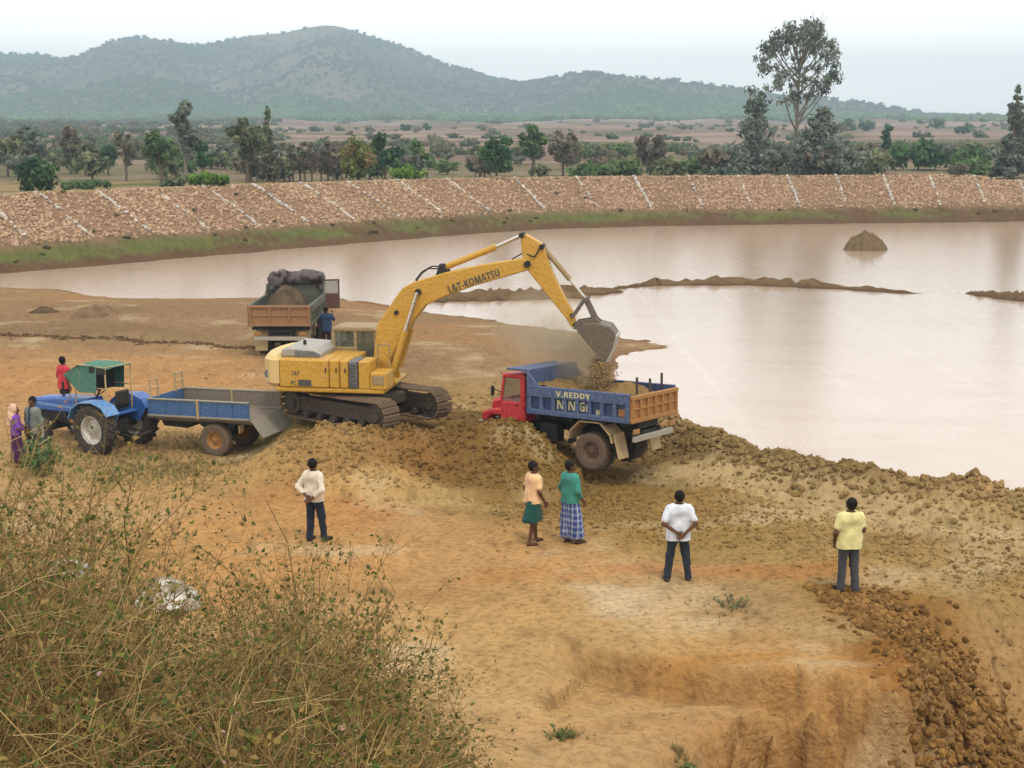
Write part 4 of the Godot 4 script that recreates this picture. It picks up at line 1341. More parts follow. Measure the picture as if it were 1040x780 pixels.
func tipper(called: String, label: String, at: Vector3, turn: float, far: bool) -> Node3D:
	var t := thing(called, label, "tipper truck", at, turn, "")
	var side: Material = M.side_green if far else M.blue
	var panel: Material = M.side_green if far else M.bluedark
	var tailm: Material = M.tail if far else M.orange
	var x0 := -1.12
	var x1 := 2.6 if far else 1.76
	var y0 := 1.14 if far else 1.08
	var y1 := 1.9 if far else 1.76
	var hw := 1.12 if far else 1.05
	var cab := x1 + 0.2
	var wy := 0.43 if far else 0.29
	var wrd := 0.43 if far else 0.445
	# chassis
	var b := Mb.new()
	for z in [-0.38, 0.38]:
		b.box(Vector3((x0 + cab + 1.1) * 0.5, 0.74, z), Vector3(cab + 1.1 - x0, 0.2, 0.08), 0.01)
	for x in [x0 + 0.1, 0.0, 0.9, x1]:
		b.box(Vector3(x, 0.74, 0), Vector3(0.1, 0.16, 0.74), 0.01)
	b.tube(Vector3(0, wy, -0.8), Vector3(0, wy, 0.8), 0.08, 0.08, 10)
	b.tube(Vector3(0, wy, -0.17), Vector3(0, wy, 0.17), 0.2, 0.2, 14)
	b.box(Vector3((x0 + x1) * 0.5, 0.93, 0), Vector3(x1 - x0 - 0.2, 0.16, 0.9), 0.02)
	for k in 6:
		b.box(Vector3(x0 + 0.25 + (x1 - x0 - 0.5) * k / 5.0, 1.02, 0), Vector3(0.09, 0.1, hw * 1.9), 0.01)
	for z in [-0.5, 0.5]:
		b.prism(v2([[-0.55, 0.6], [0.0, 0.5], [0.55, 0.6], [0.5, 0.66], [0.0, 0.58], [-0.5, 0.66]]), z - 0.04, z + 0.04, 0.008)
	obj("chassis", b, M.black, t)
	b = Mb.new()
	b.box(Vector3(x0 - 0.02, 0.68, 0), Vector3(0.08, 0.14, hw * 1.7), 0.01)
	obj("rear_bumper", b, M.worn, t)
	b = Mb.new()
	for z in [-0.72, 0.72]:
		b = Mb.new()
		b.box(Vector3(1.28, 0.62, z), Vector3(0.5, 0.46, 0.4), 0.05)
		obj("side_tank", b, M.black, t)
		b = Mb.new()
		b.box(Vector3(1.72, 0.40, z * 1.14), Vector3(0.03, 0.62, 0.36), 0.006)
		obj("front_mudflap", b, M.black, t)
	# body
	b = Mb.new()
	b.box(Vector3((x0 + x1) * 0.5, y0 + 0.02, 0), Vector3(x1 - x0, 0.06, hw * 2.0 - 0.12), 0.008)
	obj("body_floor", b, M.darkgrey, t)
	for s in [-1.0, 1.0]:
		b = Mb.new()
		b.box(Vector3((x0 + x1) * 0.5, (y0 + y1) * 0.5, s * (hw - 0.05)), Vector3(x1 - x0, y1 - y0, 0.04), 0.008)
		var wall := obj("body_side", b, panel, t)
		b = Mb.new()
		b.box(Vector3((x0 + x1) * 0.5, y1 - 0.13, s * hw), Vector3(x1 - x0 + 0.02, 0.27, 0.1), 0.02)
		b.box(Vector3((x0 + x1) * 0.5, y0 + 0.05, s * hw), Vector3(x1 - x0 + 0.02, 0.13, 0.1), 0.02)
		for k in 9:
			b.box(Vector3(lerpf(x0 + 0.05, x1 - 0.05, k / 8.0), (y0 + y1) * 0.5 - 0.05, s * hw), Vector3(0.1, y1 - y0 - 0.2, 0.094), 0.015)
		obj("rail_and_ribs", b, side, wall)
	b = Mb.new()
	b.box(Vector3(x1 + 0.02, (y0 + y1 + 0.36) * 0.5, 0), Vector3(0.06, y1 + 0.36 - y0, hw * 2.0 + 0.04), 0.012)
	b.box(Vector3(x1 + 0.33, y1 + 0.36, 0), Vector3(0.68, 0.05, hw * 2.0 + 0.02), 0.015)
	for s in [-1.0, 1.0]:
		b.prism(v2([[x1 - 0.32, y1], [x1 + 0.03, y1], [x1 + 0.03, y1 + 0.34]]), s * hw - 0.03, s * hw + 0.03, 0.008)
	obj("headboard", b, side, t)
	b = Mb.new()
	var ty := y1 - (0.0 if far else 0.05)
	b.box(Vector3(x0 - 0.02, (y0 + ty) * 0.5, 0), Vector3(0.045, ty - y0, hw * 2.0), 0.01)
	var tail := obj("tailgate", b, tailm, t)
	b = Mb.new()
	for y in [y0 + 0.04, ty - 0.05]:
		b.box(Vector3(x0 - 0.06, y, 0), Vector3(0.08, 0.1, hw * 2.0 + 0.04), 0.015)
	b.box(Vector3(x0 - 0.05, (y0 + ty) * 0.5, 0), Vector3(0.05, 0.05, hw * 2.0), 0.01)
	var nr := 4 if far else 7
	for k in nr:
		b.box(Vector3(x0 - 0.06, (y0 + ty) * 0.5, lerpf(-hw + 0.04, hw - 0.04, k / float(nr - 1))), Vector3(0.075, ty - y0, 0.08), 0.015)
	obj("rib", b, M.tail if far else M.orange, tail)
	if not far:
		for q in [[-0.4, 1.0, 0.30], [0.1, 1.03, 0.22], [1.05, 0.95, 0.26]]:
			b = Mb.new()
			b.box(Vector3(x0 + 0.12 + absf(q[0]) * 0.2, y1 + q[2] * 0.4, q[0] if q[0] != 1.05 else 0.98), Vector3(0.05, q[2] + 0.1, 0.05), 0.006)
			obj("stake", b, M.trackdark, t)
	# wheels, guards and flaps
	for s in [-1.0, 1.0]:
		wheel(t, Vector3(0, wy, s * 0.86), wrd, 0.25, 0.24, M.dustytyre, M.brownrim, 0, s)
		wheel(t, Vector3(0, wy, s * 0.58), wrd, 0.25, 0.24, M.tyre, M.brownrim, 0, s)
		wheel(t, Vector3(cab + 0.75, wy, s * 0.82), wrd, 0.24, 0.24, M.dustytyre, M.brownrim, 0, s)
		b = Mb.new()
		var arc := v2([[-0.6, 0.55], [-0.56, 0.72], [-0.28, 0.99], [0.28, 0.99], [0.56, 0.72], [0.6, 0.55]])
		for i in 5:
			var e: Vector2 = (arc[i + 1] - arc[i]).normalized()
			var o := Vector2(-e.y, e.x) * 0.035
			b.prism([arc[i], arc[i + 1], arc[i + 1] + o, arc[i] + o], s * 0.74 - 0.29, s * 0.74 + 0.29, 0.006)
		obj("mudguard", b, M.beige, t)
		b = Mb.new()
		b.xf = Transform3D(Basis(Vector3.BACK, deg_to_rad(-14)), Vector3(-0.72, 0.48, s * 0.76))
		b.box(Vector3.ZERO, Vector3(0.025, 0.62, 0.46), 0.006)
		obj("mudflap", b, M.beige, t)
		b = Mb.new()
		b.box(Vector3(x0 - 0.05, 0.86, s * 0.82), Vector3(0.06, 0.12, 0.26), 0.015)
		obj("tail_lamp", b, M.orange, t)
	# cab with a short bonnet
	var red: Material = M.side_green if far else M.red
	b = Mb.new()
	b.prism(v2([[cab, 0.82], [cab + 0.76, 0.82], [cab + 0.76, 1.3], [cab, 1.3]]), -0.92, 0.92, 0.03)
	b.box(Vector3(cab + 0.04, 1.6, 0), Vector3(0.06, 0.62, 1.8), 0.02)
	for z in [-0.89, 0.89]:
		b.box(Vector3(cab + 0.08, 1.6, z), Vector3(0.16, 0.64, 0.06), 0.02)
		b.prism(v2([[cab + 0.7, 1.28], [cab + 0.78, 1.28], [cab + 0.68, 1.9], [cab + 0.61, 1.9]]), z - 0.03, z + 0.03, 0.01)
	b.prism(v2([[cab - 0.02, 1.88], [cab + 0.7, 1.88], [cab + 0.66, 1.98], [cab + 0.04, 2.0]]), -0.94, 0.94, 0.03)
	var cb := obj("cab", b, red, t)
	b = Mb.new()
	b.quad(Vector3(cab + 0.755, 1.3, -0.86), Vector3(cab + 0.755, 1.3, 0.86), Vector3(cab + 0.66, 1.88, 0.86), Vector3(cab + 0.66, 1.88, -0.86), Vector3.RIGHT)
	obj("windscreen", b, M.glass, cb)
	for z in [-0.91, 0.91]:
		b = Mb.new()
		b.quad(Vector3(cab + 0.16, 1.3, z), Vector3(cab + 0.72, 1.3, z), Vector3(cab + 0.63, 1.88, z), Vector3(cab + 0.16, 1.88, z), Vector3(0, 0, z))
		obj("side_window", b, M.glass, cb)
		b = Mb.new()
		b.box(Vector3(cab + 0.24, 1.22, z * 1.03), Vector3(0.1, 0.025, 0.03), 0.006)
		obj("door_handle", b, M.black, cb)
		b = Mb.new()
		b.box(Vector3(cab + 0.45, 1.06, z * 1.012), Vector3(0.5, 0.42, 0.018), 0.008)
		b.box(Vector3(cab + 0.45, 0.78, z), Vector3(0.42, 0.03, 0.16), 0.008)
		obj("door_and_step", b, red, cb)
		b = Mb.new()
		b.path([Vector3(cab + 0.7, 1.5, z), Vector3(cab + 0.85, 1.6, z * 1.18)], [0.012, 0.012], 5)
		b.box(Vector3(cab + 0.86, 1.55, z * 1.2), Vector3(0.03, 0.24, 0.13), 0.01)
		obj("mirror", b, M.black, cb)
	b = Mb.new()
	b.box(Vector3(cab + 0.3, 1.2, -0.4), Vector3(0.4, 0.12, 0.5), 0.03)
	b.box(Vector3(cab + 0.12, 1.45, -0.4), Vector3(0.1, 0.42, 0.5), 0.03)
	obj("seat", b, M.black, cb)
	b = Mb.new()
	b.prism(v2([[cab + 0.75, 0.8], [cab + 1.35, 0.8], [cab + 1.4, 1.08], [cab + 1.32, 1.25], [cab + 0.75, 1.36]]), -0.5, 0.5, 0.07)
	for z in [-0.72, 0.72]:
		b.prism(v2([[cab + 0.3, 0.82], [cab + 0.34, 0.98], [cab + 0.52, 1.07], [cab + 1.0, 1.07], [cab + 1.3, 0.98], [cab + 1.36, 0.78], [cab + 1.2, 0.76], [cab + 1.05, 0.92], [cab + 0.5, 0.92], [cab + 0.4, 0.82]]), z - 0.2, z + 0.2, 0.03)
	var bon := obj("bonnet", b, red, t)
	b = Mb.new()
	b.box(Vector3(cab + 1.38, 1.0, 0), Vector3(0.06, 0.34, 0.7), 0.02)
	for k in 5:
		b.box(Vector3(cab + 1.42, 0.87 + 0.065 * k, 0), Vector3(0.02, 0.025, 0.64), 0.004)
	obj("radiator_grille", b, M.black, bon)
	b = Mb.new()
	b.box(Vector3(cab + 1.42, 0.66, 0), Vector3(0.12, 0.16, 1.85), 0.03)
	obj("front_bumper", b, M.worn, t)
	for z in [-0.72, 0.72]:
		b = Mb.new()
		b.tube(Vector3(cab + 1.26, 0.92, z), Vector3(cab + 1.42, 0.92, z), 0.1, 0.12, 16)
		var hl := obj("headlight", b, M.orange, t)
		b = Mb.new()
		b.tube(Vector3(cab + 1.42, 0.92, z), Vector3(cab + 1.435, 0.92, z), 0.1, 0.09, 16)
		obj("lens", b, M.chrome, hl)
	if far:
		# its right door stands open
		b = Mb.new()
		b.xf = Transform3D(Basis(Vector3.UP, deg_to_rad(104)), Vector3(cab + 0.7, 0.38, 0.95))
		b.box(Vector3(-0.32, 1.12, 0), Vector3(0.66, 0.62, 0.06), 0.03)
		for x in [-0.62, -0.02]:
			b.box(Vector3(x, 1.68, 0), Vector3(0.06, 0.56, 0.05), 0.015)
		b.box(Vector3(-0.32, 1.95, 0), Vector3(0.66, 0.06, 0.05), 0.015)
		var dr := obj("open_door", b, M.doorbrown, t)
		var fb := Mb.new()
		fb.xf = b.xf
		fb.box(Vector3(-0.32, 1.68, 0), Vector3(0.55, 0.5, 0.01), 0.0)
		obj("window", fb, M.glass, dr)
	else:
		var lb := Basis(Vector3.UP, PI)
		lettering(t, "V.REDDY", Vector3(0.42, y1 - 0.14, -hw - 0.055), lb, 0.13, 0.98, M.letter)
		for q in [["N", 0.83], ["N", 0.5], ["Gr", 0.15]]:
			lettering(t, q[0], Vector3(q[1], y0 + 0.27, -hw + 0.026), lb, 0.22, 0.2 if q[0] == "N" else 0.26, M.letter)
		lettering(t, "R", Vector3(-0.25, y0 + 0.17, -hw + 0.026), lb, 0.12, 0.14, M.letter)
		b = Mb.new()
		b.box(Vector3(-0.9, y0 + 0.22, -hw + 0.03), Vector3(0.2, 0.17, 0.012), 0.0)
		obj("reflector_plate", b, M.orange, t)
	return t

func tractor(at: Vector3, turn: float) -> void:
	var t := thing("tractor", "blue farm tractor with a green canvas canopy, parked facing left", "tractor", at, turn)
	for s in [-1.0, 1.0]:
		wheel(t, Vector3(0, 0.64, s * 0.70), 0.64, 0.36, 0.36, M.tyre, M.rim, 20, s)
		wheel(t, Vector3(2.12, 0.35, s * 0.6), 0.35, 0.2, 0.19, M.tyre, M.rim, 0, s)
	var b := Mb.new()
	b.prism(v2([[-0.3, 0.5], [0.6, 0.46], [0.62, 0.55], [2.7, 0.5], [2.75, 0.62], [2.7, 0.8], [0.6, 0.86], [-0.3, 0.82]]), -0.19, 0.19, 0.03)
	b.box(Vector3(1.35, 0.72, 0), Vector3(0.8, 0.42, 0.42), 0.04)
	b.tube(Vector3(0, 0.64, -0.6), Vector3(0, 0.64, 0.6), 0.13, 0.13, 14)
	b.tube(Vector3(2.12, 0.36, -0.55), Vector3(2.12, 0.36, 0.55), 0.055, 0.055, 10)
	b.box(Vector3(2.12, 0.46, 0), Vector3(0.18, 0.2, 0.4), 0.02)
	for k in 4:
		b.tube(Vector3(1.1 + k * 0.15, 0.86, -0.24), Vector3(1.1 + k * 0.15, 0.7, -0.3), 0.035, 0.035, 8)
	obj("engine_and_axles", b, M.black, t)
	b = Mb.new()
	b.prism(v2([[0.72, 0.9], [1.0, 0.83], [2.5, 0.8], [2.86, 0.70], [2.9, 0.95], [2.74, 1.12], [1.8, 1.23], [0.75, 1.28]]), -0.29, 0.29, 0.06)
	var hood := obj("bonnet", b, M.tractor, t)
	b = Mb.new()
	b.box(Vector3(2.88, 0.82, 0), Vector3(0.06, 0.34, 0.46), 0.02)
	for k in 6:
		b.box(Vector3(2.915, 0.70 + 0.05 * k, 0), Vector3(0.02, 0.018, 0.42), 0.004)
	obj("radiator_grille", b, M.darkgrey, hood)
	b = Mb.new()
	for s in [-1.0, 1.0]:
		b.box(Vector3(1.8, 1.0, s * 0.293), Vector3(1.5, 0.07, 0.008), 0.0)
		b.box(Vector3(1.22, 1.03, s * 0.294), Vector3(0.025, 0.38, 0.012), 0.0)
	obj("bonnet_stripe", b, M.tractorpale, hood)
	for s in [-1.0, 1.0]:
		b = Mb.new()
		b.tube(Vector3(2.8, 1.0, s * 0.2), Vector3(2.9, 0.99, s * 0.2), 0.07, 0.075, 12)
		obj("headlight", b, M.chrome, t)
	b = Mb.new()
	b.tube(Vector3(1.75, 1.15, -0.12), Vector3(1.75, 1.62, -0.12), 0.035, 0.03, 10)
	obj("exhaust_pipe", b, M.black, t)
	for s in [-1.0, 1.0]:
		b = Mb.new()
		var arc := v2([[-0.62, 1.06], [-0.45, 1.27], [-0.1, 1.37], [0.35, 1.33], [0.66, 1.14], [0.78, 0.88]])
		for i in 5:
			var e: Vector2 = (arc[i + 1] - arc[i]).normalized()
			var o := Vector2(-e.y, e.x) * -0.03
			b.prism([arc[i], arc[i + 1], arc[i + 1] + o, arc[i] + o], s * 0.68 - 0.22, s * 0.68 + 0.22, 0.005)
		b.prism(arc + v2([[0.5, 0.7], [-0.4, 0.7]]), s * 0.46 - 0.015, s * 0.46 + 0.015, 0.005)
		obj("mudguard", b, M.tractorpale if s < 0 else M.tractor, t)
	b = Mb.new()
	b.box(Vector3(0.2, 0.98, 0), Vector3(1.1, 0.07, 0.84), 0.02)
	b.box(Vector3(0.72, 1.08, 0), Vector3(0.12, 0.42, 0.5), 0.04)
	obj("footplate", b, M.tractor, t)
	b = Mb.new()
	b.box(Vector3(-0.05, 1.14, 0), Vector3(0.46, 0.12, 0.48), 0.04)
	b.box(Vector3(-0.27, 1.36, 0), Vector3(0.1, 0.4, 0.46), 0.04)
	obj("seat", b, M.black, t)
	b = Mb.new()
	b.tube(Vector3(0.72, 1.22, 0), Vector3(0.5, 1.5, 0), 0.02, 0.02, 8)
	for k in 20:
		var a0 := TAU * k / 20
		var a1 := TAU * (k + 1) / 20
		var sb := Basis(Vector3.BACK, deg_to_rad(38))
		b.tube(Vector3(0.5, 1.5, 0) + sb * Vector3(0, cos(a0), sin(a0)) * Vector3(1, 1, 1) * 0.19, Vector3(0.5, 1.5, 0) + sb * Vector3(0, cos(a1), sin(a1)) * 0.19, 0.014, 0.014, 6, false)
	obj("steering_wheel", b, M.black, t)
	# canopy: a canvas on a bent frame
	b = Mb.new()
	b.xf = Transform3D(Basis(), Vector3(0.34, 0.02, 0))
	for s in [-1.0, 1.0]:
		b.path([Vector3(-0.5, 1.0, s * 0.42), Vector3(-0.5, 2.16, s * 0.44), Vector3(0.45, 2.18, s * 0.44), Vector3(0.95, 1.9, s * 0.4)], [0.022, 0.022, 0.022, 0.022], 6)
		b.path([Vector3(0.7, 1.1, s * 0.36), Vector3(0.62, 1.6, s * 0.4), Vector3(0.42, 2.17, s * 0.44)], [0.018, 0.018, 0.018], 6)
		b.tube(Vector3(-0.5, 1.62, s * 0.43), Vector3(0.3, 1.62, s * 0.43), 0.014, 0.014, 6)
	for x in [-0.5, 0.45]:
		b.tube(Vector3(x, 2.17, -0.44), Vector3(x, 2.17, 0.44), 0.018, 0.018, 6)
	obj("canopy_frame", b, M.beige, t)
	b = Mb.new()
	b.xf = Transform3D(Basis(), Vector3(0.34, 0.02, 0))
	var cs := [[-0.56, 2.17, 0.47], [-0.1, 2.235, 0.48], [0.4, 2.22, 0.48], [0.8, 2.06, 0.45], [1.06, 1.9, 0.40]]
	for i in 4:
		for j in 6:
			var q := []
			for e in [[i, j], [i + 1, j], [i + 1, j + 1], [i, j + 1]]:
				var c: Array = cs[e[0]]
				var f: float = e[1] / 3.0 - 1.0
				q.append(Vector3(c[0], c[1] - 0.05 * f * f - 0.012 * (e[1] % 2), f * c[2]))
			b.quad(q[0], q[1], q[2], q[3], Vector3.UP)
	for s in [-1.0, 1.0]:
		var low := [[-0.2, 1.5], [0.4, 1.46], [0.66, 1.6], [0.88, 1.82]]
		var topp := [[-0.24, 2.18], [0.4, 2.17], [0.8, 2.0], [1.06, 1.86]]
		for i in 3:
			var za: float = s * (0.475 - 0.02 * i)
			b.quad(Vector3(low[i][0], low[i][1], za + s * 0.02 * (i % 2)), Vector3(low[i + 1][0], low[i + 1][1], za), Vector3(topp[i + 1][0], topp[i + 1][1], za - s * 0.03), Vector3(topp[i][0], topp[i][1], za), Vector3(0, 0.2, s))
	obj("canopy", b, M.tarp, t)
	b = Mb.new()
	b.xf = Transform3D(Basis(), Vector3(0.34, 0.02, 0))
	b.quad(Vector3(0.1, 1.5, -0.45), Vector3(0.1, 2.16, -0.45), Vector3(0.1, 2.16, 0.45), Vector3(0.1, 1.5, 0.45), Vector3.LEFT)
	b.quad(Vector3(-0.54, 2.0, -0.47), Vector3(0.03, 2.0, -0.47), Vector3(0.03, 2.17, -0.475), Vector3(-0.54, 2.16, -0.47), Vector3(0, 0, -1))
	obj("canopy_shade_sheet", b, M.black, t)  # black sheets added to paint the shade inside the open canopy
	b = Mb.new()
	for s in [-0.3, 0.3]:
		b.tube(Vector3(-0.2, 0.5, s), Vector3(-0.85, 0.46, s), 0.03, 0.03, 8)
	b.box(Vector3(-0.85, 0.46, 0), Vector3(0.08, 0.07, 0.7), 0.01)
	obj("hitch", b, M.black, t)

func trailer(at: Vector3, turn: float) -> void:
	var t := thing("trailer", "open blue two-wheeled trailer with lowered tailboard hitched behind the tractor", "trailer", at, turn)
	t.rotation.z = deg_to_rad(-1.5)
	var b := Mb.new()
	b.box(Vector3(0.4, 0.96, 0), Vector3(3.0, 0.07, 1.56), 0.01)
	for z in [-0.5, 0.5]:
		b.box(Vector3(0.4, 0.88, z), Vector3(2.9, 0.12, 0.08), 0.01)
	obj("bed", b, M.board, t)
	b = Mb.new()
	b.tube(Vector3(0, 0.42, -0.7), Vector3(0, 0.42, 0.7), 0.06, 0.06, 10)
	for z in [-0.5, 0.5]:
		b.prism(v2([[-0.5, 0.76], [-0.45, 0.84], [0.5, 0.84], [0.55, 0.76], [0.1, 0.48], [-0.1, 0.48]]), z - 0.04, z + 0.04, 0.01)
		b.tube(Vector3(1.85, 0.82, z), Vector3(3.0, 0.5, 0), 0.045, 0.045, 8)
	b.prism(v2([[0.7, 0.84], [1.8, 0.84], [1.7, 0.66], [1.0, 0.62]]), -0.45, 0.45, 0.03)
	obj("undercarriage", b, M.black, t)
	for s in [-1.0, 1.0]:
		wheel(t, Vector3(0, 0.42, s * 0.66), 0.42, 0.24, 0.22, M.dustytyre, M.rustrim, 0, s)
		# two hinged boards a side
		for q in [[-1.08, 0.36], [0.44, 1.88]]:
			b = Mb.new()
			b.box(Vector3((q[0] + q[1]) * 0.5, 1.22, s * 0.80), Vector3(q[1] - q[0], 0.42, 0.035), 0.006)
			var sb := obj("side_board", b, M.trailer, t)
			b = Mb.new()
			for k in 4:
				b.box(Vector3(lerpf(q[0] + 0.03, q[1] - 0.03, k / 3.0), 1.22, s * 0.825), Vector3(0.05, 0.42, 0.03), 0.008)
			obj("rib", b, M.trailer, sb)
			b = Mb.new()
			b.box(Vector3((q[0] + q[1]) * 0.5, 1.43, s * 0.805), Vector3(q[1] - q[0], 0.035, 0.09), 0.008)
			b.box(Vector3((q[0] + q[1]) * 0.5, 1.005, s * 0.805), Vector3(q[1] - q[0], 0.05, 0.09), 0.008)
			obj("rim_strip", b, M.pale_board, sb)
			b = Mb.new()
			b.box(Vector3((q[0] + q[1]) * 0.5, 1.22, s * 0.778), Vector3(q[1] - q[0] - 0.02, 0.38, 0.008), 0.0)
			obj("lining", b, M.board, sb)
		b = Mb.new()
		b.box(Vector3(0.40, 1.2, s * 0.81), Vector3(0.07, 0.52, 0.07), 0.01)
		obj("post", b, M.beige, t)
		b = Mb.new()
		b.box(Vector3(-0.7, 0.72, s * 0.6), Vector3(0.04, 0.2, 0.22), 0.01)
		obj("lamp_bracket", b, M.beige, t)
		# ladder-like rack at the front corner
		b = Mb.new()
		for z in [s * 0.56 - 0.17, s * 0.56 + 0.17]:
			b.box(Vector3(1.84, 1.66, z), Vector3(0.045, 0.52, 0.045), 0.008)
		for y in [1.66, 1.88]:
			b.box(Vector3(1.84, y, s * 0.56), Vector3(0.04, 0.045, 0.38), 0.008)
		obj("front_rack", b, M.beige, t)
	b = Mb.new()
	b.box(Vector3(1.88, 1.22, 0), Vector3(0.04, 0.42, 1.58), 0.006)
	obj("front_board", b, M.trailer, t)
	b = Mb.new()
	b.xf = Transform3D(Basis(Vector3.BACK, deg_to_rad(52)), Vector3(-1.1, 0.98, 0))
	b.box(Vector3(-0.27, 0, 0), Vector3(0.54, 0.035, 1.56), 0.006)
	var tg := obj("tailboard", b, M.pale_board, t)
	var b2 := Mb.new()
	b2.xf = b.xf
	for z in [-0.7, -0.23, 0.23, 0.7]:
		b2.box(Vector3(-0.27, -0.03, z), Vector3(0.52, 0.03, 0.05), 0.006)
	obj("batten", b2, M.board, tg)

# ---------------------------------------------------------------- far hills
const SKYLINE := [Vector2(-1.6, 0.03), Vector2(-0.9, 0.045), Vector2(-0.693, 0.0497), Vector2(-0.542, 0.0581), Vector2(-0.392, 0.0630), Vector2(-0.347, 0.0623), Vector2(-0.330, 0.0595), Vector2(-0.316, 0.0609), Vector2(-0.305, 0.0665), Vector2(-0.290, 0.0721), Vector2(-0.271, 0.0742), Vector2(-0.252, 0.0721), Vector2(-0.237, 0.0686), Vector2(-0.218, 0.0700), Vector2(-0.200, 0.0742), Vector2(-0.185, 0.0763), Vector2(-0.166, 0.0776), Vector2(-0.151, 0.0811), Vector2(-0.136, 0.0832), Vector2(-0.124, 0.0818), Vector2(-0.109, 0.0770), Vector2(-0.083, 0.0693), Vector2(-0.064, 0.0616), Vector2(-0.049, 0.0546), Vector2(-0.030, 0.0504), Vector2(-0.015, 0.0454), Vector2(0.008, 0.0419), Vector2(0.030, 0.0454), Vector2(0.053, 0.0504), Vector2(0.068, 0.0497), Vector2(0.083, 0.0469), Vector2(0.121, 0.0440), Vector2(0.166, 0.0391), Vector2(0.211, 0.0327), Vector2(0.256, 0.0285), Vector2(0.286, 0.0235), Vector2(0.316, 0.0193), Vector2(0.362, 0.0160), Vector2(0.437, 0.0150), Vector2(1.6, 0.015)]

func hill_height(x: float, d: float) -> float:
	var t := x / d
	var r := lerpf(2600.0, 1950.0, smoothstep(-0.02, 0.08, t))
	var e := table(SKYLINE, t)
	var top := 7.8 + r * e - 5.0
	var plain := 3.0 + 0.018 * (d - 175.0)
	var f := (d - 1450.0) / (r - 1450.0)
	if f < 0.0:
		return plain - 2.0
	if f <= 1.0:
		var s := pow(f, 1.5)
		var rise := maxf(top - (3.0 + 0.018 * (r - 175.0)), 0.0)
		var gully := n_big.get_noise_2d(x * 0.05, d * 0.018) * 0.5 + n_mid.get_noise_2d(x * 0.022, d * 0.012) * 0.22
		return plain - 2.0 + 2.0 * s + rise * clampf(s + gully * sin(PI * f) * 0.85, 0.0, s + 0.12)
	return maxf(top - (d - r) * 0.16, 3.0)

func hill_color(x: float, d: float) -> Color:
	var a := n_big.get_noise_2d(x * 0.05, d * 0.05)
	var b := n_mid.get_noise_2d(x * 0.03, d * 0.03)
	var c := Color(0.07, 0.085, 0.045).lerp(Color(0.17, 0.135, 0.095), smoothstep(-0.1, 0.45, a + b * 0.5))
	return c

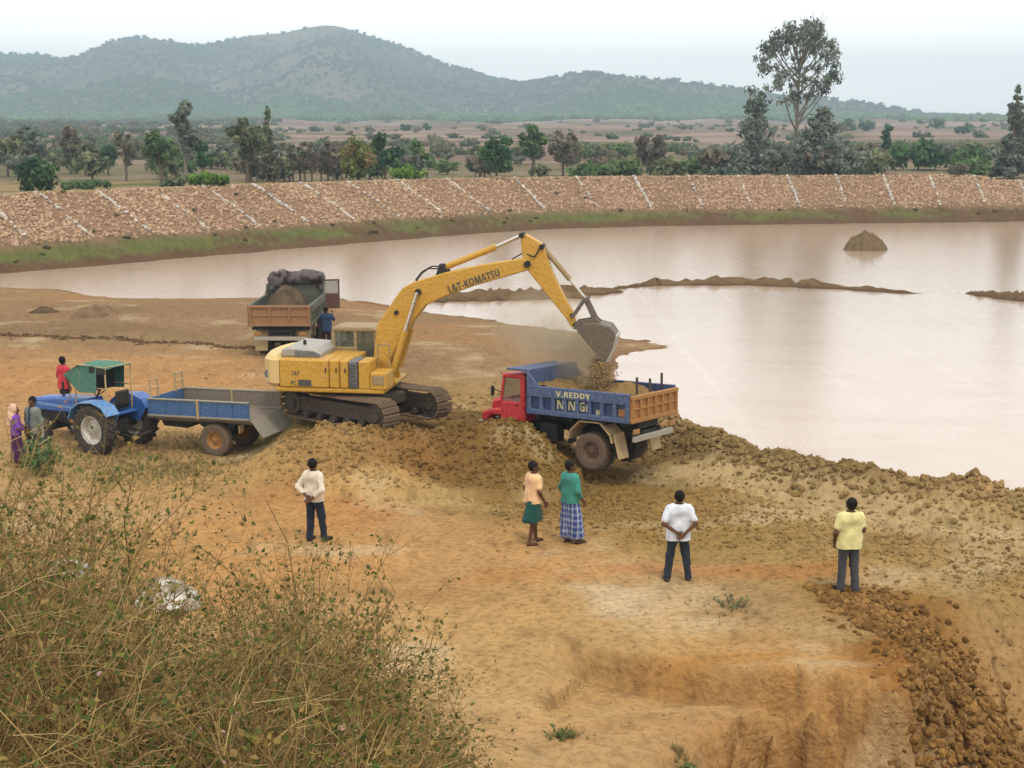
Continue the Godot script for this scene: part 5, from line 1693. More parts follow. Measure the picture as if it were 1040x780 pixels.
# ---------------------------------------------------------------- the thicket on the near bank
func thicket() -> void:
	var t := thing("thicket", "tangled thicket of dry brown stems, small green leaves and pink flowers on the near bank", "bushes", Vector3(0, 0, 0))
	kind(t, "stuff")
	var rng := RandomNumberGenerator.new()
	rng.seed = 4711
	var stems := Mb.new()
	var twigs := Mb.new()
	var at := []
	var cs := PackedColorArray()
	var fl := []
	var fcs := PackedColorArray()
	var dry := [Color(0.25, 0.165, 0.07), Color(0.30, 0.205, 0.085), Color(0.17, 0.10, 0.045), Color(0.36, 0.265, 0.12), Color(0.24, 0.165, 0.06)]
	var green := [Color(0.075, 0.10, 0.025), Color(0.055, 0.08, 0.02), Color(0.11, 0.13, 0.035), Color(0.17, 0.15, 0.05), Color(0.16, 0.13, 0.055), Color(0.05, 0.085, 0.025)]
	var plants := 520
	for i in plants:
		var d := rng.randf_range(5.2, 13.0)
		var x := -d * (-0.035 + 0.55 * pow(rng.randf(), 0.85))
		if d > 9.8 and rng.randf() < 0.6:
			continue
		var tall := (2.3 * (1.0 - exp(-(maxf(-x - 0.06 * d, 0.0) + 0.12) / 1.05)) + 0.2 + 0.3 * smoothstep(0.0, -0.6, x)) * 0.97 * (d / 9.0) * rng.randf_range(0.6, 1.0)
		tall *= 0.94 + 0.1 * smoothstep(-2.0, -3.5, x)
		if absf(x / d + 0.262) < 0.05 and d > 5.5:
			tall *= 0.62
		elif rng.randf() < 0.07:
			tall *= 1.2
		var root := Vector3(x, height(x, d) - 0.05, -d)
		var nst := rng.randi_range(4, 7)
		for s in nst:
			var a := rng.randf() * TAU
			var out := Vector3(cos(a), 0, sin(a))
			var len := tall * rng.randf_range(0.55, 1.12)
			var lean := rng.randf_range(0.12, 0.65)
			var pts := []
			var rad := []
			var r0 := 0.0048 + 0.0032 * len * rng.randf()
			var bend := unit(rng) * 0.10 * len
			for k in 7:
				var f := k / 6.0
				pts.append(root + Vector3.UP * len * (f - 0.22 * lean * f * f) + out * lean * len * (0.35 * f + 0.5 * f * f) + bend * sin(f * 4.2) + unit(rng) * 0.045 * len * f)
				rad.append(r0 * (1.0 - 0.8 * f))
			stems.col = shade(dry[rng.randi() % 5], rng.randf_range(0.75, 1.3))
			stems.path(pts, rad, 4)
			# side twigs with their leaves
			var nt := rng.randi_range(8, 13)
			for w in nt:
				var f := rng.randf_range(0.22, 1.0)
				var k := mini(int(f * 6.0), 5)
				var p: Vector3 = pts[k].lerp(pts[k + 1], f * 6.0 - k)
				var dir := (unit(rng) + out * 0.5 + Vector3(0, 0.55, 0)).normalized()
				var tl := rng.randf_range(0.10, 0.5) * (0.5 + 0.5 * minf(1.0, tall))
				var q := p + dir * tl * 0.5 + unit(rng) * 0.02
				var e := p + dir * tl + Vector3(0, -0.06 * tl, 0) + unit(rng) * 0.03
				twigs.col = shade(dry[rng.randi() % 5], rng.randf_range(0.8, 1.4))
				twigs.path([p, q, e], [0.0034, 0.0026, 0.0013], 3)
				var e2 := q + (unit(rng) + dir).normalized() * tl * 0.45
				twigs.path([q, e2], [0.0024, 0.0012], 3)
				var leafy := 0.25 + 0.75 * smoothstep(0.45, 0.95, f)
				var nl := int(rng.randf_range(1.2, 6.4) * leafy + 0.5)
				for l in nl:
					var lp := (p.lerp(e, rng.randf_range(0.45, 1.05)) if l % 2 == 0 else q.lerp(e2, rng.randf_range(0.4, 1.05))) + unit(rng) * 0.012
					var b := Basis.looking_at((dir + unit(rng) * 1.2).normalized(), unit(rng))
					at.append(Transform3D(b.scaled_local(Vector3.ONE * rng.randf_range(0.75, 1.6)), lp))
					var gr := shade(green[rng.randi() % 6], rng.randf_range(0.95, 1.8))
					cs.append(Color(gr.r * 1.25, gr.g * 1.03, gr.b))
				if rng.randf() < 0.008 and d < 10.5:
					fl.append(Transform3D(Basis.from_euler(Vector3(rng.randf() * 6, rng.randf() * 6, 0)).scaled_local(Vector3.ONE * rng.randf_range(0.7, 1.2)), e))
					fcs.append(Color(0.72, 0.33, 0.40).lerp(Color(0.8, 0.6, 0.55), rng.randf()))
	# long straight canes across the tangle
	for i in 30:
		var d := rng.randf_range(6.5, 10.0)
		var x := -d * rng.randf_range(0.05, 0.42)
		var p := Vector3(x, height(x, d), -d)
		var q := p + Vector3(rng.randf_range(-0.9, 0.9), rng.randf_range(0.5, 1.0) * 1.3 * (1.0 - exp(x / 1.2)), rng.randf_range(-0.4, 0.4))
		stems.col = Color(0.40, 0.31, 0.17) if rng.randf() < 0.5 else Color(0.26, 0.18, 0.09)
		stems.path([p, p.lerp(q, 0.5) + unit(rng) * 0.05, q], [0.006, 0.005, 0.003], 4)
	obj("stems", stems, bark_mat, t)
	obj("twigs", twigs, bark_mat, t)
	var lm := Mb.new()
	for s in [-1.0, 1.0]:
		lm.tri(Vector3.ZERO, Vector3(s * 0.011, 0.004, -0.012), Vector3(0, 0, -0.034), Vector3(-s * 0.3, 1, 0))
	scatter("leaves", lm.mesh(), leaf_mat, at, cs, t)
	var fm := Mb.new()
	for k in 7:
		var u := Vector3(cos(TAU * k / 7.0), 0.35, sin(TAU * k / 7.0)) * 0.015
		fm.tri(Vector3.ZERO, u.rotated(Vector3.UP, 0.4) * 1.0, u.rotated(Vector3.UP, -0.4), Vector3.UP)
	for k in 4:
		var u := Vector3(cos(TAU * k / 4.0), 1.2, sin(TAU * k / 4.0)) * 0.009
		fm.tri(Vector3(0, 0.004, 0), u.rotated(Vector3.UP, 0.5), u.rotated(Vector3.UP, -0.5), Vector3.UP)
	scatter("flowers", fm.mesh(), leaf_mat, fl, fcs, t)

func leafy_plant(called: String, label: String, category: String, at: Vector3, tall: float, spread_r: float, n: int, leaf: float, cols: Array, sd: int, group := "", flowers := 0) -> void:
	# a small plant: stems, and leaves along them
	var rng := RandomNumberGenerator.new()
	rng.seed = sd
	var t := thing(called, label, category, at, 0.0, group)
	var st := Mb.new()
	var lv := Mb.new()
	for i in n:
		var a := rng.randf() * TAU
		var o := Vector3(cos(a), 0, sin(a)) * spread_r * sqrt(rng.randf())
		var top := o + Vector3(0, tall * rng.randf_range(0.55, 1.05), 0) + unit(rng) * 0.05
		st.col = Color(0.17, 0.13, 0.06)
		st.path([o * 0.35 + Vector3(0, -0.05, 0), o * 0.75 + Vector3(0, top.y * 0.55, 0), top], [0.006, 0.005, 0.002], 4)
		for k in 9:
			var p := (o * 0.6 + Vector3(0, top.y * 0.3, 0)).lerp(top, rng.randf_range(0.1, 1.05))
			var d := (unit(rng) + Vector3(0, 0.2, 0)).normalized()
			var w := d.cross(unit(rng)).normalized()
			var s := leaf * rng.randf_range(0.6, 1.3)
			lv.col = shade(cols[rng.randi() % cols.size()], rng.randf_range(0.7, 1.3))
			lv.quad(p, p + d * s * 0.5 + w * s * 0.3, p + d * s, p + d * s * 0.5 - w * s * 0.3, d.cross(w) + Vector3(0, 1, 0))
	for k in flowers:
		var f := Mb.new()
		f.col = Color(0.75, 0.22, 0.33)
		var c := Vector3(rng.randf_range(-1, 1) * spread_r, tall * rng.randf_range(0.8, 1.1), rng.randf_range(-1, 1) * spread_r)
		st.col = Color(0.17, 0.13, 0.06)
		st.path([Vector3(0, 0, 0), c], [0.005, 0.003], 4)
		for q in 6:
			var u := Vector3(cos(TAU * q / 6.0), 0.4, sin(TAU * q / 6.0)) * 0.035
			f.tri(c, c + u.rotated(Vector3.UP, 0.45), c + u.rotated(Vector3.UP, -0.45), Vector3.UP)
		obj("flower", f, leaf_mat, t)
	obj("stem", st, bark_mat, t)
	obj("foliage", lv, leaf_mat, t)

func heap(called: String, label: String, category: String, x: float, d: float, rx: float, rz: float, h: float, mat: Material, cols: Array, sd: int, rough := 0.15, base := -99.0) -> Node3D:
	# a lumpy heap with its own height field
	var y0 := base if base > -90.0 else height(x, d)
	var t := thing(called, label, category, Vector3(x, y0, -d))
	var b := Mb.new()
	var n := 40
	for j in n + 1:
		for i in n + 1:
			var u := (i * 2.0 / n - 1.0) * 1.25
			var w := (j * 2.0 / n - 1.0) * 1.25
			var r := sqrt(u * u + w * w) + 0.18 * n_mid.get_noise_2d(u * 3.0 + sd, w * 3.0)
			var y := h * pow(maxf(0.0, cos(minf(r, 1.0) * PI * 0.5)), 0.8 if rough > 0.17 else 1.15)
			y += h * rough * (n_fine.get_noise_2d(u * rx * 1.6 + sd, w * rz * 1.6) + 0.7 * n_mid.get_noise_2d(u * rx * 2.5, w * rz * 2.5 + sd)) * smoothstep(1.15, 0.6, r)
			var c: Color = cols[0]
			b.col = c.lerp(cols[1], clampf(0.5 + 1.2 * n_fine.get_noise_2d(u * rx * 2.0 + 40.0, w * rz * 2.0), 0.0, 1.0))
			b.put(Vector3(u * rx, y - 0.3 * smoothstep(0.85, 1.2, r), w * rz), Vector3.UP)
	for j in range(n + 1):
		for i in range(n + 1):
			var k := j * (n + 1) + i
			var dx := b.v[j * (n + 1) + mini(i + 1, n)] - b.v[j * (n + 1) + maxi(i - 1, 0)]
			var dz := b.v[mini(j + 1, n) * (n + 1) + i] - b.v[maxi(j - 1, 0) * (n + 1) + i]
			b.n[k] = dz.cross(dx).normalized()
	for j in n:
		for i in n:
			var k := j * (n + 1) + i
			b.turn(k, k + 1, k + n + 1)
			b.turn(k + 1, k + n + 2, k + n + 1)
	obj("mound", b, mat, t)
	return t

func mud_bar(pts: Array, wide: float, high: float, label: String) -> void:
	var b := Mb.new()
	var rng := RandomNumberGenerator.new()
	rng.seed = int(wide * 100)
	var m := 60
	var k := 10
	for i in m + 1:
		var f := i / float(m)
		var q := f * (pts.size() - 1)
		var j := mini(int(q), pts.size() - 2)
		var p: Vector2 = pts[j].lerp(pts[j + 1], q - j)
		var e: Vector2 = (pts[j + 1] - pts[j]).normalized()
		var n := Vector2(-e.y, e.x)
		var taper := pow(sin(PI * clampf(f, 0.01, 0.99)), 0.35) * (0.7 + 0.7 * absf(n_mid.get_noise_2d(f * 30.0, wide)))
		for s in k + 1:
			var u := s * 2.0 / k - 1.0
			var x := p + n * u * wide * taper
			var y := -0.95 + (high + 0.25) * taper * sqrt(maxf(0.0, 1.0 - u * u)) * (0.8 + 0.5 * n_fine.get_noise_2d(x.x * 1.5, x.y * 1.5))
			var g := 1.0 + 0.3 * n_fine.get_noise_2d(x.x * 2.0, x.y * 2.0)
			b.col = Color(0.17 * g, 0.115 * g, 0.065 * g).lerp(Color(0.09, 0.055, 0.035), smoothstep(-0.55, -0.7, y))
			b.put(Vector3(x.x, y, -x.y), Vector3(0, 1, 0) + Vector3(n.x, 0, -n.y) * u * 0.7)
	for i in m:
		for s in k:
			var a := i * (k + 1) + s
			b.turn(a, a + 1, a + k + 1)
			b.turn(a + 1, a + k + 2, a + k + 1)
	var o := obj("mud_bar", b, soil_plain)
	kind(o, "structure")
	o.set_meta("label", label)

var soil_plain: StandardMaterial3D

const LANDMARKS := [[-0.37, "the olive tree at the left edge"], [-0.33, "the thin brown pointed tree"], [-0.285, "the reddish bare tree"], [-0.255, "the pale-trunked gum"], [-0.20, "the broad olive tree"], [-0.115, "the yellow green crest tree"], [-0.08, "the dark round-crowned tree"], [-0.012, "the ball-shaped crest bush"], [0.04, "the leafless brown tree"], [0.10, "the dark scrub tree"], [0.14, "the long low green bush"], [0.21, "the tallest gum"], [0.27, "the wide green clump"], [0.33, "the long bluish clump"], [0.36, "the dark spire tree"]]
const TREES := [
	["round_bush", "dense dark green bush on the dam crest at the far left", "bush", -38.0, 108, 3.2, 2.1, "round", DARK, 1400, 0.28],
	["olive_tree", "dull olive tree half cut off by the left edge of the view", "tree", -63.7, 170, 5.5, 3.2, "spread", OLIVE, 900, 0.50],
	["tree", "grey brown rounded tree behind the dark crest bush", "tree", -71.7, 200, 6.3, 2.6, "spread", GREY, 700, 0.55],
	["bare_tree", "thin brown tree with a pointed dark top, left of the olive tree", "tree", -59.0, 180, 7.0, 1.4, "tall", BROWN, 600, 0.45],
	["tree", "small yellowish olive tree beside the thin brown pointed tree", "tree", -54.5, 172, 5.0, 1.9, "spread", OLIVE, 700, 0.45],
	["tree", "small dark green tree right of the yellowish olive one", "tree", -52.8, 176, 4.4, 1.5, "round", DARK, 700, 0.40],
	["bare_tree", "reddish brown almost leafless tree behind the left part of the dam", "tree", -43.6, 152, 5.8, 1.5, "bare", BROWN, 350, 0.30],
	["tree", "mid green bushy tree left of the tall pale-trunked gum", "tree", -36.0, 138, 6.0, 2.1, "spread", MID, 1400, 0.35],
	["gum_tree", "tall narrow gum tree with pale trunk above the bright green crest bush", "tree", -36.4, 150, 9.0, 1.6, "tall", GREY, 1100, 0.38],
	["tree", "small dark tree just right of the pale-trunked gum", "tree", -36.8, 160, 5.0, 1.0, "tall", DARK, 500, 0.40],
	["broad_tree", "broad olive tree with a rounded crown left of the spired tree", "tree", -28.5, 145, 7.4, 2.4, "spread", OLIVE, 1900, 0.38],
	["spire_tree", "slim spired tree rising behind the broad olive crown", "tree", -27.4, 152, 8.7, 1.0, "cone", OLIVE, 900, 0.36],
	["bright_bush", "low bright green bush on the dam crest, leftmost bright one", "bush", -26.3, 116, 1.4, 1.8, "low", BRIGHT, 900, 0.22],
	["low_bush", "low olive bush touching the left side of the bright crest bush", "bush", -29.2, 116, 1.3, 1.6, "low", OLIVE, 700, 0.22],
	["low_bush", "flat green patch of bushes on the crest right of the dark bush", "bush", -34.4, 108, 1.0, 2.4, "low", MID, 900, 0.20],
	["crest_tree", "small yellow green leafy tree standing on the dam crest", "tree", -15.2, 133, 4.6, 2.3, "round", YELLOW, 1500, 0.27],
	["bright_bush", "low bright green bush right of the yellow green crest tree", "bush", -10.8, 136, 1.7, 2.7, "low", BRIGHT, 1000, 0.24],
	["round_tree", "dark round-crowned tree behind the right bright crest bush", "tree", -14.1, 150, 5.6, 2.1, "round", DARK, 1200, 0.40],
	["tree", "small green tree between the dark round crown and the brown thicket", "tree", -11.0, 158, 4.7, 1.4, "round", MID, 700, 0.40],
	["round_bush", "dense dark green ball-shaped bush on the crest at mid dam", "bush", -1.6, 140, 4.6, 2.2, "round", DARK, 2200, 0.28],
	["tree", "grey green tree with a small raised dark top behind the ball-shaped bush", "tree", 2.6, 168, 6.6, 2.1, "spread", MID, 1000, 0.45],
	["bare_tree", "brownish nearly leafless tree right of the grey green one", "tree", 6.5, 172, 6.0, 2.5, "bare", BROWN, 500, 0.35],
	["low_bush", "low green bush behind the crest above the raised boom", "bush", 8.8, 150, 2.3, 2.8, "low", MID, 800, 0.35],
	["low_bush", "taller fresh green bush left of the dark brown scrub tree", "bush", 12.9, 152, 3.4, 2.2, "low", MID, 900, 0.35],
	["scrub_tree", "dark brown scrub tree between two green bushes behind the dam", "tree", 16.9, 165, 5.2, 2.3, "bare", BROWN, 900, 0.40],
	["low_bush", "long low green bush left of the tall gum tree", "bush", 22.7, 170, 2.8, 3.2, "low", MID, 900, 0.40],
	["tall_gum_tree", "tallest tree, an open crowned gum with sky between its clumps", "tree", 35.2, 168, 19.4, 6.4, "open", GREY, 5200, 0.24],
	["feathery_tree", "feathery grey green tree at the left foot of the tallest gum", "tree", 28.8, 160, 9.9, 5.4, "cone", GREY, 6500, 0.30],
	["feathery_tree", "feathery grey green tree at the right foot of the tallest gum", "tree", 37.4, 163, 8.5, 5.4, "cone", GREY, 6500, 0.30],
	["dark_shrub", "small dark upright shrub alone in the brown field at right", "shrub", 63.8, 230, 6.3, 1.0, "tall", DARK, 300, 0.50],
	["green_tree", "wide mid green tree clump right of the feathery trees", "tree", 47.2, 180, 3.6, 3.5, "low", MID, 900, 0.50],
	["green_tree", "long low bluish green tree clump in the middle of the right belt", "tree", 57.3, 190, 4.7, 5.0, "low", DARK, 1200, 0.55],
	["green_tree", "green tree clump just left of the dark spire at the right edge", "tree", 62.0, 182, 4.1, 3.2, "low", MID, 900, 0.50],
	["spire_tree", "dark ragged spire-shaped tree at the right edge of the view", "tree", 59.5, 160, 11.3, 2.6, "cone", GREY, 4200, 0.28],
	["field_tree", "dark green field tree at the hill foot right of the tallest gum", "tree", 153.8, 620, 7.6, 4.1, "round", DARK, 250, 1.00],
	["field_tree", "round field tree second right of the tallest gum", "tree", 167.7, 640, 6.2, 5.1, "round", DARK, 250, 1.00],
	["field_tree", "lone green field tree in the middle of the right hand fields", "tree", 219.5, 700, 5.1, 4.6, "round", DARK, 200, 1.10],
	["field_tree", "low wide field tree left of the dark spire", "tree", 174.2, 520, 4.0, 4.9, "low", DARK, 250, 0.90],
	["field_tree", "small round tree alone on the pale field, right one of a pair", "tree", -40.5, 640, 3.9, 2.3, "round", DARK, 160, 0.80],
	["field_tree", "small round tree on the pale field, left one of a pair", "tree", -47.2, 600, 3.8, 3.1, "round", DARK, 160, 0.80]]

func _ready() -> void:
	# camera
	var cam := Camera3D.new()
	cam.name = "camera"
	cam.position = Vector3(0, 7.8, 0)
	cam.rotation = Vector3(deg_to_rad(-10.4915), 0, 0)
	cam.fov = 32.2268
	cam.near = 0.1
	cam.far = 12000.0
	cam.current = true
	add_child(cam)
	# sky: thin bright overcast
	var env := Environment.new()
	env.background_mode = Environment.BG_SKY
	var img := Image.create(256, 128, false, Image.FORMAT_RGBF)
	var ns := FastNoiseLite.new()
	ns.seed = 5
	ns.frequency = 0.9
	for y in 128:
		var up := 90.0 - (y + 0.5) * 180.0 / 128.0
		for x in 256:
			var az := TAU * x / 256.0
			var dir := Vector3(cos(az) * cos(deg_to_rad(up)), sin(deg_to_rad(up)), sin(az) * cos(deg_to_rad(up)))
			var k := 1.0 + 0.05 * ns.get_noise_3dv(dir)
			var c := Color(1.80, 1.74, 1.66).lerp(Color(1.17, 1.17, 1.16), smoothstep(0.0, 35.0, up))
			if up < 0.0:
				c = Color(0.35, 0.30, 0.24)
			img.set_pixel(x, y, Color(c.r * k, c.g * k, c.b * k))
	var sm := PanoramaSkyMaterial.new()
	sm.panorama = ImageTexture.create_from_image(img)
	var sky := Sky.new()
	sky.sky_material = sm
	env.sky = sky
	env.tonemap_mode = Environment.TONE_MAPPER_LINEAR
	env.tonemap_exposure = 1.14
	env.sdfgi_enabled = true
	env.ssao_enabled = true
	env.ssil_enabled = true
	env.fog_enabled = true
	env.fog_density = 0.00042
	env.fog_light_color = Color(0.835, 0.935, 1.0)
	env.volumetric_fog_enabled = true
	env.volumetric_fog_density = 0.0
	var we := WorldEnvironment.new()
	we.name = "environment"
	we.environment = env
	add_child(we)
	var sun := DirectionalLight3D.new()
	sun.name = "sun"
	sun.rotation = Vector3(deg_to_rad(-62), deg_to_rad(25), 0)
	sun.light_color = Color(1.0, 0.95, 0.86)
	sun.light_energy = 0.5
	sun.light_angular_distance = 10.0
	sun.shadow_enabled = true
	add_child(sun)

	# noises and shared materials
	n_big.seed = 3; n_big.frequency = 0.045; n_big.fractal_octaves = 3
	n_mid.seed = 5; n_mid.frequency = 0.22; n_mid.fractal_octaves = 3
	n_fine.seed = 8; n_fine.frequency = 1.1; n_fine.fractal_octaves = 3
	fine_normal = normal_tex(0.05, 21, 6.0, 256)
	leaf_mat = tinted(0.7, 0.9)
	bark_mat = tinted(0.95)
	skin_mat = tinted(0.55)
	hair_mat = tinted(0.6)
	cloth_mat = tinted(0.95)
	cloth_mat.rim_enabled = true
	cloth_mat.rim = 0.15
	soil_plain = soil_mat(0.5, 0.0)
	for k in 3:
		rocks.append(rock_mesh(k + 1))
	var near := PackedVector2Array(SHORE_NEAR)
	sd_near = signed_grid(near)
	var far := PackedVector2Array(SHORE_FAR)
	far.append_array(PackedVector2Array([Vector2(150, 500), Vector2(-300, 500), Vector2(-300, 10)]))
	sd_far = signed_grid(far)
	soil_table()

	# ---- the setting
	var ds := PackedFloat32Array()
	var d := 1.2
	while d < 9.0:
		ds.append(d)
		d *= 1.05
	while d < 70.0:
		ds.append(d)
		d *= 1.0040
	while d < 150.0:
		ds.append(d)
		d *= 1.0075
	while d < 3700.0:
		ds.append(d)
		d *= 1.03
	var ground_mat := soil_mat(0.22, 4.0)
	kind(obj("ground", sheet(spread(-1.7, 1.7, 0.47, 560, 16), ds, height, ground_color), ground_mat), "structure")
	var hd := PackedFloat32Array()
	for i in 90:
		hd.append(1440.0 + 1700.0 * i / 89.0)
	kind(obj("hills", sheet(spread(-1.5, 1.0, 0.46, 260, 24), hd, hill_height, hill_color, -100.0), soil_plain), "structure")
	# water
	var wm := StandardMaterial3D.new()
	wm.albedo_color = lin(0.45, 0.345, 0.27)
	wm.detail_enabled = true
	wm.detail_blend_mode = BaseMaterial3D.BLEND_MODE_MUL
	wm.detail_uv_layer = BaseMaterial3D.DETAIL_UV_2
	wm.detail_albedo = noise_tex([[0.0, lin(0.88, 0.84, 0.79)], [0.4, lin(0.98, 0.97, 0.95)], [0.6, lin(1, 1, 1)], [1.0, lin(0.93, 0.9, 0.85)]], 0.012, 61, 512, 4)
	wm.uv2_triplanar = true
	wm.uv2_world_triplanar = true
	wm.uv2_scale = Vector3(0.018, 0.018, 0.03)
	wm.roughness = 0.08
	wm.metallic_specular = 0.7
	wm.normal_enabled = true
	wm.normal_texture = normal_tex(0.03, 33, 3.0, 512)
	wm.normal_scale = 0.3
	wm.uv1_triplanar = true
	wm.uv1_world_triplanar = true
	wm.uv1_scale = Vector3(0.22, 0.22, 0.5)
	var wb := Mb.new()
	var wp := PackedVector2Array([Vector2(-60, 52), Vector2(-12, 60), Vector2(1.0, 46), Vector2(2.2, 37.5), Vector2(4.6, 32.0), Vector2(10.2, 26.6), Vector2(22, 18.5), Vector2(60, -2), Vector2(150, -2), Vector2(150, 165), Vector2(-60, 165)])
	var wt := Geometry2D.triangulate_polygon(wp)
	for k in range(0, wt.size(), 3):
		wb.tri(Vector3(wp[wt[k]].x, -0.7, -wp[wt[k]].y), Vector3(wp[wt[k + 1]].x, -0.7, -wp[wt[k + 1]].y), Vector3(wp[wt[k + 2]].x, -0.7, -wp[wt[k + 2]].y), Vector3.UP)
	kind(obj("water", wb, wm), "structure")
	mud_bar([Vector2(-5.5, 70.2), Vector2(-2.7, 71.2), Vector2(2.2, 72.4), Vector2(6.3, 75.2)], 2.4, 0.62, "brown mud bar in the water behind the raised boom")
	mud_bar([Vector2(5.6, 75.6), Vector2(8.5, 78.2), Vector2(14.0, 78.6), Vector2(18.2, 76.5), Vector2(23.6, 72.6)], 1.3, 0.5, "long thin mud bar in the middle of the water")
	mud_bar([Vector2(25.0, 74.4), Vector2(26.4, 72.0), Vector2(27.6, 70.2), Vector2(30.0, 67.5)], 1.2, 0.45, "short mud bar at the right edge of the water")
	heap("earth_mound", "round mound of earth standing alone in the water", "mound", 27.2, 102.8, 1.75, 1.5, 1.5, soil_plain, [Color(0.15, 0.10, 0.06), Color(0.20, 0.15, 0.08)], 3, 0.2, -0.85)

	# ---- stone pitching and white lines on the dam
	var rng := RandomNumberGenerator.new()
	rng.seed = 77
	var pts := []
	var stone_cols := [Color(0.34, 0.215, 0.135), Color(0.27, 0.16, 0.10), Color(0.40, 0.285, 0.185), Color(0.22, 0.135, 0.09), Color(0.36, 0.25, 0.16)]
	var embank := Node3D.new()
	embank.name = "embankment"
	add_child(embank)
	kind(embank, "structure")
	embank.set_meta("label", "curved earth dam faced with brown rubble stones and white lines")
	var line := []
	for i in range(1, SHORE_FAR.size() - 1):
		line.append(SHORE_FAR[i])
	var walked := 0.0
	var next_line := 1.6
	for i in line.size() - 1:
		var a: Vector2 = line[i]
		var b: Vector2 = line[i + 1]
		var e := (b - a).normalized()
		var len := a.distance_to(b)
		for k in int(len * 150.0):
			var u := rng.randf_range(5.0, 12.7)
			var p := a + (b - a) * rng.randf_range(-0.25, 1.25) + Vector2(-e.y, e.x) * u
			if p.x < -62.0 or p.x > 78.0:
				continue
			var df := look(sd_far, p.x, p.y)
			if df < 5.0 + rng.randf() * 0.6 or df > 12.7:
				continue
			pts.append([Vector3(p.x, height(p.x, p.y) + rng.randf_range(-0.04, 0.08), -p.y), 0.07 + 0.13 * pow(rng.randf(), 2.0), shade(stone_cols[rng.randi() % 5].lerp(Color(0.36, 0.25, 0.165), 0.45), rng.randf_range(1.0, 1.3))])
		while next_line < walked + len:
			var q := a + e * (next_line - walked)
			var prev: Vector2 = line[maxi(i - 1, 0)]
			var nxt: Vector2 = line[mini(i + 2, line.size() - 1)]
			var f := (next_line - walked) / len
			var nrm := (b - a).normalized() * 1.0 + (a - prev).normalized() * maxf(0.0, 0.5 - f) + (nxt - b).normalized() * maxf(0.0, f - 0.5)
			nrm = Vector2(-nrm.y, nrm.x).normalized()
			var m := Mb.new()
			var worn := rng.randf_range(0.1, 0.55)
			for k in 24:
				if rng.randf() < worn:
					continue
				var u := lerpf(5.8, 12.6, k / 23.0)
				var p := q + nrm * u + e * (rng.randf_range(-0.07, 0.07) + (u - 5.6) / 7.0 * (2.4 * smoothstep(0.0, 58.0, q.x)))
				var g := rng.randf_range(0.36, 0.6)
				m.col = Color(g, g * 0.92, g * 0.82)
				m.xf = Transform3D(Basis(Vector3.UP, rng.randf() * 3.0) * Basis(Vector3.RIGHT, rng.randf_range(-0.2, 0.2)), Vector3(p.x, height(p.x, p.y) + 0.1, -p.y))
				m.box(Vector3.ZERO, Vector3(rng.randf_range(0.2, 0.34), 0.2, rng.randf_range(0.2, 0.34)), 0.05)
			if q.x > -60.0 and q.x < 75.0:
				obj("white_line", m, bark_mat, embank)
			next_line += 5.25
		walked += len
	strew("stone_pitching", bark_mat, pts, embank)
	var wp2 := []
	var wc := PackedColorArray()
	var tuft := crown_mesh([[Vector3(0, 0.3, 0), 0.5], [Vector3(0.4, 0.2, 0.1), 0.35], [Vector3(-0.35, 0.25, -0.1), 0.4]], 60, 0.22, [Color(1, 1, 1)], rng)
	for k in 900:
		var x := rng.randf_range(-50.0, 70.0)
		var dd := rng.randf_range(60.0, 160.0)
		var df := look(sd_far, x, dd)
		if df < 1.6 or df > 13.5 or (df > 5.5 and rng.randf() < 0.75):
			continue
		var s := rng.randf_range(0.15, 0.5)
		wp2.append(Transform3D(Basis(Vector3.UP, rng.randf() * TAU).scaled_local(Vector3.ONE * s), Vector3(x, height(x, dd), -dd)))
		wc.append(Color(0.10, 0.125, 0.045).lerp(Color(0.19, 0.15, 0.08), rng.randf()))
	scatter("bank_weeds", tuft, leaf_mat, wp2, wc, embank)

	# ---- loose soil: bank of clods, dug face, spoil and scattered lumps
	pts = []
	var tone := func(x: float, dd: float) -> Color:
		return shade(soil(x, dd), rng.randf_range(0.6, 1.15))
	for k in 42000:
		var x := rng.randf_range(2.8, 18.0)
		var dd := rng.randf_range(26.0, 44.0)
		var s := look(sd_near, x, dd)
		if s < 0.05 or s > 3.0 or rng.randf() > exp(-pow((s - 1.1) / 0.9, 2.0)):
			continue
		pts.append([Vector3(x, height(x, dd) + 0.02, -dd), 0.025 + 0.10 * pow(rng.randf(), 2.6), shade(soil(x, dd).lerp(Color(0.25, 0.18, 0.085), 0.5), rng.randf_range(0.8, 1.2))])
	strew("bank_clods", soil_plain, pts)
	pts = []
	for k in 11000:
		var x := rng.randf_range(-5.6, 2.6)
		var dd := rng.randf_range(27.2, 32.6)
		var q := seg_dist(Vector2(x, dd), Vector2(-4.4, 31.0), Vector2(0.6, 30.9))
		if rng.randf() > exp(-pow(q / 1.7, 2.0)):
			continue
		pts.append([Vector3(x, height(x, dd) + 0.01, -dd), 0.008 + 0.07 * pow(rng.randf(), 4.0), shade(soil(x, dd), rng.randf_range(0.7, 1.2))])
	for k in 4200:
		var x := rng.randf_range(-2.6, 3.4)
		var dd := rng.randf_range(33.2, 42.0)
		if rng.randf() > exp(-pow((x - 0.3) / 2.0, 2.0)) or look(sd_near, x, dd) < 0.6:
			continue
		pts.append([Vector3(x, height(x, dd), -dd), 0.012 + 0.09 * pow(rng.randf(), 3.5), shade(soil(x, dd), rng.randf_range(0.6, 1.1))])
	strew("dug_clods", soil_plain, pts)
	pts = []
	for k in 26000:
		var x := rng.randf_range(-0.5, 12.5)
		var dd := rng.randf_range(20.0, 33.0)
		var c := 28.2 - 0.62 * (x - 2.5)
		if rng.randf() > exp(-pow((dd - c) / 2.3, 2.0)) or look(sd_near, x, dd) < 1.0:
			continue
		pts.append([Vector3(x, height(x, dd) + 0.005, -dd), 0.010 + 0.05 * pow(rng.randf(), 3.2), tone.call(x, dd)])
